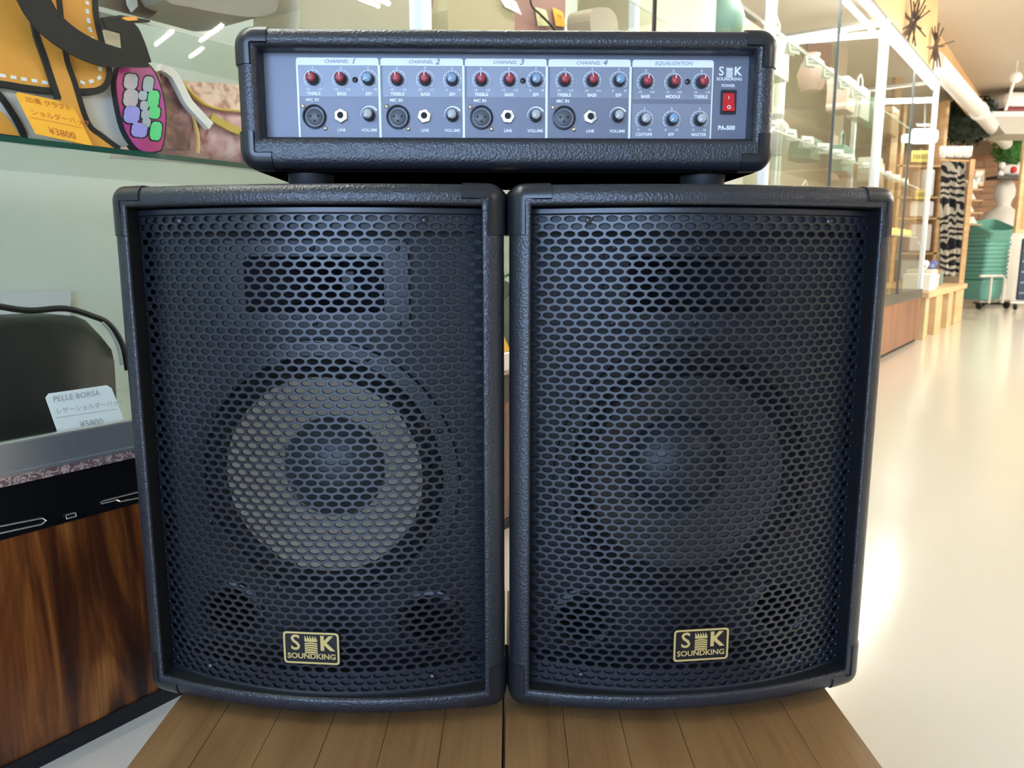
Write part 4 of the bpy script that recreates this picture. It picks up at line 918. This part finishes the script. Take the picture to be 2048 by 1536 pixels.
# ------------------------------------------------------------------ far wall, boards laid like courses
BRK = rampmat('pink_brick', [(0.3, (0.52, 0.30, 0.19)), (0.7, (0.66, 0.42, 0.28))], (5, 5, 5), 3, 0.3, 0.8)
m = MB(); m.box(15.0, 15.1, -7.2, 2.6, 0, ZC); FW = struct(room(m).build('wall_far', mat('mortar', (0.52, 0.42, 0.32), 0.9)))
bw, bh = 0.42, 0.105
bm_ = MB(); bm_.bbox(-0.02, 0.004, -bw/2+0.006, bw/2-0.006, -bh/2+0.005, bh/2-0.005, 0.004)
proto = None; cnt = 0
for r in range(8, 22):
    for c in range(0, 20):
        v = 1.7-c*bw+(bw/2 if r % 2 else 0); z = (r+0.5)*bh
        if v < -5.5 or cnt >= 290: continue
        if proto is None: proto = o = bm_.build('brick', BRK, FW)
        else: o = proto.copy(); COL.objects.link(o)
        o.location = P2(15.0, v, z); o.rotation_euler = (0, 0, pi/2-A2); cnt += 1

# ------------------------------------------------------------------ wooden counter beyond the showcases
t = thing('wooden_counter', 'tan wooden counter with box legs past the end of the showcases', 'counter', P2(8.0, 1.2, 0), -A2+pi/2)
WT2 = rampmat('pine', [(0.3, (0.60, 0.40, 0.20)), (0.7, (0.74, 0.54, 0.30))], (2, 2, 10), 4, 0.5, 0.5)
m = MB(); m.bbox(-1.2, 1.25, -0.24, 0.45, 0.335, 0.385, 0.004); m.build('top', WT2, t)
for x0, x1 in ((-1.17, -1.0), (-0.62, -0.28), (0.12, 0.40), (0.62, 1.2)):
    m = MB(); m.bbox(x0, x1, -0.22, 0.40, 0.0, 0.335, 0.004); m.build('box_leg', WT2, t)
random.seed(5)
for k_, (u, h, w, lb, mt) in enumerate(((7.1, 0.13, 0.30, 'white carton on the wooden counter, nearest one', WHITE), (7.45, 0.16, 0.26, 'cream carton on the wooden counter behind the nearest one', pal[2][0]), (7.85, 0.11, 0.30, 'white carton with a blue roll beside it on the counter', WHITE), (8.3, 0.14, 0.25, 'brown wicker tray on the wooden counter', pal[0][0]), (8.75, 0.12, 0.25, 'teal carton at the far end of the wooden counter', mat('teal_card', (0.18, 0.36, 0.36), 0.5)))):
    boxitem(u, 1.08+0.04*k_, 0.386, w, 0.2, h, mt, lb, 'carton', 'carton')
for k_, (u, c) in enumerate(((7.25, WHITE), (7.7, mat('roll_blue', (0.10, 0.14, 0.45), 0.5)))):
    m = MB(); m.tube([(-0.13, 0, 0.03), (0.13, 0.03, 0.05)], 0.03, 10); i_ = MB(); i_.tube([(-0.135, 0, 0.03), (-0.128, 0, 0.03)], 0.015, 8)
    standing('paper_roll', ('white paper roll lying on the cartons', 'blue paper roll lying on the cartons')[k_], 'roll', u, 1.06, 0.55, [('roll', m, c, True), ('core', i_, INKG, True)])

# ------------------------------------------------------------------ zebra cloth panel, posts and shelves behind the counter
ZEB = rampmat('zebra_print', [(0.44, (0.012, 0.014, 0.022)), (0.50, (0.58, 0.54, 0.45))], (1, 1, 1), 2, 1, 0.7, wave=('Z', 3.6, 15.0, 0.9))
YZ = 8.3
t = thing('zebra_cloth', 'zebra striped cloth hanging beside the wooden post', 'cloth', aty(1908, 560, YZ))
rows = []
for j in range(15):
    row = []
    for i in range(17):
        p = aty(1884+(1934-1884)*i/16-4*j/14, 322+(552-322)*j/14, YZ); row.append(p+Vector((0, 0.03*sin(i*1.3)+0.015*sin(i*2.7+j*0.3), 0)))
    rows.append(row)
m = MB(); m.grid(rows); m.grid([[p+Vector((0, 0.012, 0)) for p in r] for r in rows]); relp(m.build('cloth', ZEB, t, True), t)
m = MB(); m.tube([aty(1880, 320, YZ-0.02), aty(1938, 322, YZ-0.02)], 0.012, 8); relp(m.build('rod', WOODT, t, True), t)
def ypost(px0, px1, py0, py1, Y, th, mt, name, label, cat):
    a, b = aty(px0, py1, Y), aty(px1, py0, Y); pm = (py0+py1)/2; m = MB(); m.bbox(aty(px0, pm, Y).x, aty(px1, pm, Y).x, Y, Y+th, a.z, b.z, 0.004); o = rebase(m.build(name, mt)); return tag(o, label, cat)
ypost(1926, 1936, 318, 640, YZ-0.04, 0.02, WOODT, 'wooden_post', 'slim tan wooden post at the right edge of the zebra cloth', 'post')
ypost(1776, 1790, 150, 560, 8.6, 0.07, WOODT, 'wooden_post', 'tan wooden post seen through the farthest showcase', 'post')
ypost(1670, 1692, 0, 360, 7.4, 0.07, mat('pale_wood_post', (0.58, 0.46, 0.36), 0.6), 'wooden_post', 'pale wooden post seen through the glass left of the white corner post', 'post')
ypost(1612, 1662, 80, 180, 7.3, 0.03, BRICKC, 'wall_board', 'maroon board on the wall seen through the glass right of the amplifier', 'board')
# open shelf rack behind the farthest showcase
t = thing('shelf_rack', 'wooden shelf rack with white stock behind the farthest showcase glass', 'shelf rack', aty(1840, 575, 8.6))
for y_ in (330, 393, 435, 505, 560):
    a, b = aty(1795, y_, 8.6), aty(1884, y_, 8.6); m = MB(); m.box(a.x, b.x, 8.6, 8.95, a.z-0.02, a.z); relp(m.build('shelf', WOODT, t), t)
for x_ in (1797, 1880):
    a, b = aty(x_-3, 400, 8.6), aty(x_+3, 400, 8.6); b.z = aty(x_, 200, 8.6).z; m = MB(); m.box(a.x, b.x, 8.6, 8.95, 0.0, b.z); relp(m.build('upright', WOODT, t), t)
for k_, (x0, x1, y0, y1, mt, lb) in enumerate(((1842, 1872, 338, 393, WHITE, 'white paper bundle on the rack shelf under the bright sign'), (1820, 1870, 402, 434, WHITE, 'white folded cloth on the rack shelf'), (1818, 1866, 448, 503, mat('speckled_white', (0.82, 0.76, 0.74), 0.6), 'white speckled bag on the low rack shelf'), (1800, 1850, 520, 560, pal[1][0], 'grey tray on the bottom rack shelf'))):
    a, b = aty(x0, y1, 8.62), aty(x1, y0, 8.62); m = MB(); m.bbox(a.x, b.x, 8.62, 8.85, a.z+0.001, b.z, 0.02); tag(rebase(m.build('paper_bundle' if k_ == 0 else 'folded_cloth' if k_ == 1 else 'paper_bag' if k_ == 2 else 'tray', mt)), lb, ('bundle', 'cloth', 'bag', 'tray')[k_])
for k_, (x0, x1, y0, y1) in enumerate(((1822, 1864, 301, 324), (1830, 1858, 380, 398))):
    a, b = aty(x0, y1, 8.5), aty(x1, y0, 8.5); s_ = thing('yellow_sign', ('yellow sign with dark lettering high on the rack', 'small yellow sign with dark lettering on the rack shelf edge')[k_], 'sign', a)
    m = MB(); m.box(0, (b-a).x, 0, 0.01, 0, (b-a).z); m.build('board', CARDY, s_)
    m = MB(); w, h = (b-a).x, (b-a).z
    for i in range(6):
        m.box(w*(0.1+0.13*i), w*(0.18+0.13*i), -0.002, 0, h*0.25, h*0.72); m.box(w*(0.12+0.13*i), w*(0.2+0.13*i), -0.002, 0, h*0.40, h*0.48)
    m.build('lettering', mat('olive_ink', (0.42, 0.34, 0.06), 0.6), s_)
# bright lit sign box and crinkled white lining
t = thing('light_box', 'glaring white light box hanging in the farthest showcase bay', 'lamp', aty(1845, 265, 8.4))
a, b = aty(1822, 286, 8.4), aty(1882, 256, 8.4); m = MB(); m.bbox(a.x, b.x, 8.4, 8.5, a.z, b.z, 0.05); relp(m.build('lit_face', emis('light_box_glow', (0.95, 0.98, 1.0), 9.0), t), t)
a, b = aty(1806, 284, 8.42), aty(1822, 268, 8.42); m = MB(); m.bbox(a.x, b.x, 8.41, 8.48, a.z, b.z, 0.02); relp(m.build('lit_end', emis('light_box_glow', (0.95, 0.98, 1.0), 9.0), t), t)
m = MB(); m.tube([aty(1850, 256, 8.45), aty(1850, 200, 8.45)], 0.012, 6); relp(m.build('hanger', STEEL, t), t)
a, b = aty(1880, 316, 8.28), aty(1946, 292, 8.28); rows = [[Vector((a.x+(b.x-a.x)*i/24, 8.28+0.02*sin(i*2.1)*(1 if j < 2 else .3), a.z+(b.z-a.z)*j/3+(0.02*abs(sin(i*1.57)) if j == 0 else 0))) for i in range(25)] for j in range(4)]
m = MB(); m.grid(rows); m.grid([[p+Vector((0, 0.03, 0)) for p in r] for r in rows]); tag(rebase(m.build('pelmet', WHITE)), 'white scalloped pelmet above the zebra cloth', 'pelmet')

# things along the far wall
YF = 10.4
GRN = mat('dark_foliage', (0.016, 0.035, 0.020), 0.7); GRN2 = mat('bright_foliage', (0.075, 0.26, 0.06), 0.6)
def leafball(name, label, c, r, n, lr, mt, trunk=None):
    t = thing(name, label, 'plant', c); m = MB()
    for i in range(n):
        th = random.uniform(0, 2*pi); ph = math.acos(random.uniform(-1, 1)); k_ = random.uniform(0.72, 1.02)
        p = Vector((r[0]*k_*sin(ph)*cos(th), r[1]*k_*sin(ph)*sin(th), r[2]*k_*cos(ph))); d = p.normalized()
        x = d.cross(Vector((random.uniform(-1, 1), random.uniform(-1, 1), random.uniform(-1, 1)))).normalized(); y = (d.cross(x)+d*random.uniform(-0.6, 0.6)).normalized()
        m.add([p-x*lr*0.4, p+y*lr, p+x*lr*0.4, p-y*lr*0.5], [(0, 1, 2, 3)])
    m.build('foliage', mt, t, False, False)['kind'] = 'stuff'
    m = MB(); m.blob((0, 0, 0), (r[0]*0.8, r[1]*0.8, r[2]*0.8), 14, 9, 0.06); m.build('core', mt, t); return t
c = aty(1936, 240, 9.4); leafball('foliage_ball', 'big dark green artificial foliage ball hanging under the duct', c, (0.41, 0.36, 0.29), 900, 0.05, GRN)
m = MB(); m.tube([c+Vector((0, 0, 0.25)), Vector((c.x, c.y, ZC))], 0.006, 6); o = m.build('hanging_wire', DARK); tag(rebase(o), 'thin wire holding the dark foliage ball', 'wire')
c = aty(1918, 217, 9.0); 
c = aty(2046, 300, 11.2); leafball('leafy_plant', 'bright green leafy plant at the right edge of the photo', c, (0.42, 0.25, 0.26), 600, 0.06, GRN2)
# hanging round lamp, white counter hood and red-and-white machine
t = thing('globe_lamp', 'small white globe on a thin rod under the ceiling', 'lamp', aty(2032, 155, 7.9)); 
m = MB(); m.blob((0, 0, 0), (0.054, 0.054, 0.054), 20, 12); m.build('globe', WHITE, t, True); m = MB(); m.tube([(-0.02, 0, -0.045), (-0.07, 0, -0.31)], 0.014, 8); m.build('rod', DUCT, t, True); m = MB(); m.tube([(0, 0, 0.05), (0, 0, ZC-t.location.z)], 0.006, 6); m.build('wire', DUCT, t, True)
Y_ = 9.0
t = thing('hood', 'white flared hood below the red and white machine', 'hood', aty(2030, 268, Y_))
a = aty(1985, 234, Y_); b = aty(2120, 234, Y_); cc = aty(2010, 268, Y_)
m = MB(); m.prism([Vector((a.x, Y_, a.z)), Vector((b.x, Y_, a.z)), Vector((b.x, Y_, cc.z)), Vector((cc.x, Y_, cc.z))], (0, 0.5, 0)); relp(m.build('skirt', mat('grey_hood', (0.50, 0.47, 0.42), 0.6), t), t)
m = MB(); m.bbox(a.x-0.02, b.x, Y_-0.02, Y_+0.52, a.z, a.z+0.06, 0.01); relp(m.build('ledge', DUCT, t), t)
t = thing('red_machine', 'rounded white and dark red machine on top of the hood', 'machine', aty(2040, 232, Y_))
a = aty(2012, 228, Y_); b = aty(2120, 182, Y_); m = MB(); m.bbox(a.x, b.x, Y_, Y_+0.4, a.z+0.07, b.z, 0.06); relp(m.build('body', WHITE, t), t)
m = MB(); m.bbox(a.x+0.01, b.x, Y_-0.01, Y_+0.38, a.z-0.01, a.z+0.08, 0.02); relp(m.build('base', mat('dark_red', (0.20, 0.015, 0.02), 0.4), t), t)
# cork board
t = thing('cork_board', 'cork notice board in a pale wood frame at the right edge', 'notice board', aty(2060, 458, 7.6)); a = aty(2034, 462, 7.6); b = aty(2130, 285, 7.6)
m = MB(); m.box(a.x, b.x, 7.6, 7.62, a.z, b.z); relp(m.build('cork', mat('cork', (0.44, 0.27, 0.13), 0.8), t), t)
m = MB(); m.box(a.x-0.02, a.x+0.015, 7.59, 7.63, a.z-0.02, b.z+0.02); m.box(a.x+0.015, b.x, 7.59, 7.63, a.z-0.02, a.z+0.015); relp(m.build('frame', WOODT, t), t)
m = MB(); m.box(a.x+0.3, a.x+0.34, 7.63, 7.67, 0, a.z+0.5); relp(m.build('stand', WOODT, t), t)
# dress form under a white cover
t = thing('dress_form', 'dress form under a white cloth cover behind the green baskets', 'mannequin', Vector((aty(2004, 440, 10.9).x, 10.9, 0)))
COVER = mat('white_cover', (0.74, 0.72, 0.68), 0.8)
def zy(py): return aty(2012, py, 10.9).z
prof = []
for py, hw in ((358, 0.02), (361, 0.07), (368, 0.115), (380, 0.14), (392, 0.135), (402, 0.10), (410, 0.09), (416, 0.11), (424, 0.20), (436, 0.27), (460, 0.30), (500, 0.31), (560, 0.33), (600, 0.38)): prof.append((hw, zy(py)))
m = MB(); n = 36; vs = []
for r, z in prof[::-1]:
    low = max(0.0, (zy(430)-z))
    for i in range(n): a = 2*pi*i/n; k_ = 1+0.06*min(1, low*2)*sin(9*a)+0.03*sin(5*a+z*4); vs.append((r*k_*cos(a), 0.75*r*k_*sin(a), z))
k_ = len(prof); m.add(vs, [(j*n+i, j*n+(i+1) % n, (j+1)*n+(i+1) % n, (j+1)*n+i) for j in range(k_-1) for i in range(n)]+[tuple((k_-1)*n+i for i in range(n)), tuple(range(n))[::-1]]); m.build('cover', COVER, t, 70)
m = MB(); m.lathe([(0.25, 0), (0.25, 0.02), (0.03, 0.04), (0.025, prof[-1][1]+0.1)], 20); m.build('stand', DARK, t, 40)
# plush toy on the dress form's shelf
c = aty(2021, 340, 10.6); t = thing('plush_toy', 'white plush toy with a red ball on its front, up beside the green plant', 'toy', c)
m = MB(); m.blob((0, 0, 0), (0.13, 0.08, 0.075), 16, 10); m.build('body', WHITE, t, True)
for sx, sz in ((-0.12, 0.06), (0.12, 0.06), (-0.13, -0.05), (0.13, -0.05)): m = MB(); m.blob((sx, 0, sz), (0.045, 0.04, 0.045), 12, 8); m.build('limb', WHITE, t, True)
m = MB(); m.blob((-0.005, -0.075, -0.005), (0.045, 0.03, 0.045), 14, 8); m.build('ball', mat('red_plush', (0.55, 0.02, 0.03), 0.6), t, True)
a = aty(1990, 352, 10.55); b = aty(2060, 358, 10.55); m = MB(); m.box(a.x, b.x, 10.5, 10.75, b.z, a.z); tag(rebase(m.build('wall_shelf', mat('dark_shelf', (0.06, 0.05, 0.05), 0.6))), 'dark little shelf under the plush toy', 'shelf')
# picture frame and white paper goods on the far wall
t = thing('picture_frame', 'small framed picture with a pale wood frame on the brick wall', 'picture', aty(1956, 372, 9.9)); a = aty(1944, 372, 9.9); b = aty(1970, 339, 9.9)
m = MB(); m.box(a.x, b.x, 9.9, 9.93, a.z, b.z); relp(m.build('frame', WOODT, t), t); m = MB(); m.box(a.x+0.02, b.x-0.02, 9.89, 9.9, a.z+0.02, b.z-0.02); relp(m.build('print', mat('pale_print', (0.70, 0.70, 0.66), 0.5, var=((0.12, 0.16, 0.16), (9, 9, 9), 2, 0.45, 0.6)), t), t)
t = thing('display_stand', 'slim wooden stand with white paper goods between the zebra cloth and the baskets', 'stand', aty(1950, 600, 9.6))
for i, py in enumerate((378, 400, 425, 448)):
    a = aty(1937, py, 9.6); b = aty(1966, py, 9.6); m = MB(); m.box(a.x, b.x, 9.6, 9.72, a.z-0.012, a.z); relp(m.build('ledge', WOODT, t), t)
for px in (1937,): a = aty(px, 450, 9.6); b = aty(px, 330, 9.6); m = MB(); m.box(a.x-0.012, a.x+0.012, 9.6, 9.63, 0.0 if px == 1937 else 1.02, b.z-0.25); relp(m.build('upright', WOODT, t), t)
for i, (x0, x1, y0, y1, lb) in enumerate(((1938, 1960, 356, 377, 'top'), (1938, 1956, 384, 399, 'second'), (1937, 1952, 408, 424, 'third'), (1940, 1958, 432, 447, 'lowest'))):
    a = aty(x0, y1, 9.58); b = aty(x1, y0, 9.58); m = MB(); m.prism([a+Vector((0, 0.03, 0.004)), Vector((b.x, 9.6, a.z+0.004)), Vector((b.x-0.02, 9.66, b.z)), Vector((a.x+0.01, 9.66, b.z-0.02))], (0, 0.02, 0)); tag(rebase(m.build('paper_packet', WHITE)), 'white paper packet on the %s ledge of the slim wooden stand' % lb, 'packet', 'white paper packets on the slim stand')
# nested shopping baskets on a wheeled cart
BK = mat('basket_green', (0.13, 0.36, 0.31), 0.45)
YB = 9.9; bx0 = flo(1975, 616); CX = aty(1970, 520, YB).x
def basket_mesh():
    m = MB(); hw, hd, h = 0.215, 0.175, 0.24
    def lp(k, z, r=0.05):
        return [(x, y, z) for x, y in rrect(-hw*k, hw*k, -hd*k, hd*k, r, 3)]
    lo = [lp(0.84, 0.0), lp(0.90, 0.09), lp(0.96, 0.18), lp(1.0, h), lp(1.04, h), lp(1.04, h-0.03), lp(0.985, h-0.035), lp(0.94, 0.18), lp(0.82, 0.01)]
    skin(m, lo, True, True); return m
bk0 = None
t = thing('basket_cart', 'low steel cart on casters carrying the green basket stack', 'cart', (CX, YB, 0), 0.35)
for sx in (-0.24, 0.24):
    for sy in (-0.17, 0.17):
        m = MB(); m.lathe([(0.04, -0.012), (0.045, 0), (0.04, 0.012)], 16, Matrix.Translation((sx, sy, 0.045)) @ Matrix.Rotation(pi/2, 4, 'Y')); m.build('caster', RUBBER, t, True)
m = MB(); m.tube([(-0.26, -0.19, 0.10), (0.26, -0.19, 0.10), (0.26, 0.19, 0.10), (-0.26, 0.19, 0.10)], 0.014, 8, True); m.build('base_frame', STEEL, t, True)
for s_ in (-1,):
    m = MB(); m.tube([(-0.36, -0.24, 0.42), (0.03, -0.24, 0.42), (0.07, -0.24, 0.38), (0.07, -0.24, 0.08)], 0.016, 8); m.tube([(-0.16, -0.24, 0.42), (-0.16, -0.24, 0.08)], 0.014, 8); m.build('side_loop', mat('painted_rail', (0.72, 0.68, 0.62), 0.4), t, True)
NB = 14
for i in range(NB):
    z = 0.12+i*0.052
    if bk0 is None: o = bk0 = basket_mesh().build('shopping_basket', BK, None, 40)
    else: o = bk0.copy(); COL.objects.link(o)
    o.location = (CX+random.uniform(-0.006, 0.006), YB+random.uniform(-0.006, 0.006), z); o.rotation_euler = (0, 0, 0.35+random.uniform(-0.03, 0.03))
    if i == NB-1: o.rotation_euler = (0.40, -0.12, 0.35); o.location.z += 0.03
    tag(o, 'green plastic shopping basket on top of the stack, open and empty' if i == NB-1 else 'green plastic shopping basket nested inside the tall stack', 'basket', None if i == NB-1 else 'nested green shopping baskets')
# dark blue folding cart at the right edge
t = thing('folding_cart', 'dark blue cart with steel rails at the right edge beside the baskets', 'cart', (aty(2060, 615, 9.6).x, 9.6, 0), -0.2)
m = MB(); m.bbox(-0.17, 0.3, -0.02, 0.03, 0.12, 0.88, 0.02); m.build('panel', mat('navy_panel', (0.035, 0.06, 0.12), 0.5), t)
for z in (0.2, 0.33, 0.46, 0.59, 0.72): m = MB(); m.box(-0.15, 0.28, -0.03, -0.02, z, z+0.02); m.build('slat', mat('steel_blue', (0.30, 0.38, 0.48), 0.4), t)
for x in (-0.05, 0.25): m = MB(); m.tube([(x, -0.06, 0.06), (x, -0.06, 0.8), (x+0.06, -0.06, 0.86)], 0.014, 8); m.build('rail', STEEL, t, True)
m = MB(); m.tube([(-0.26, -0.08, 0.09), (0.3, -0.08, 0.09)], 0.02, 8); m.build('foot_bar', STEEL, t, True)
for x in (-0.2, 0.05, 0.25): m = MB(); m.lathe([(0.035, -0.012), (0.04, 0), (0.035, 0.012)], 14, Matrix.Translation((x, -0.08, 0.04)) @ Matrix.Rotation(pi/2, 4, 'Y')); m.build('caster', RUBBER, t, True)
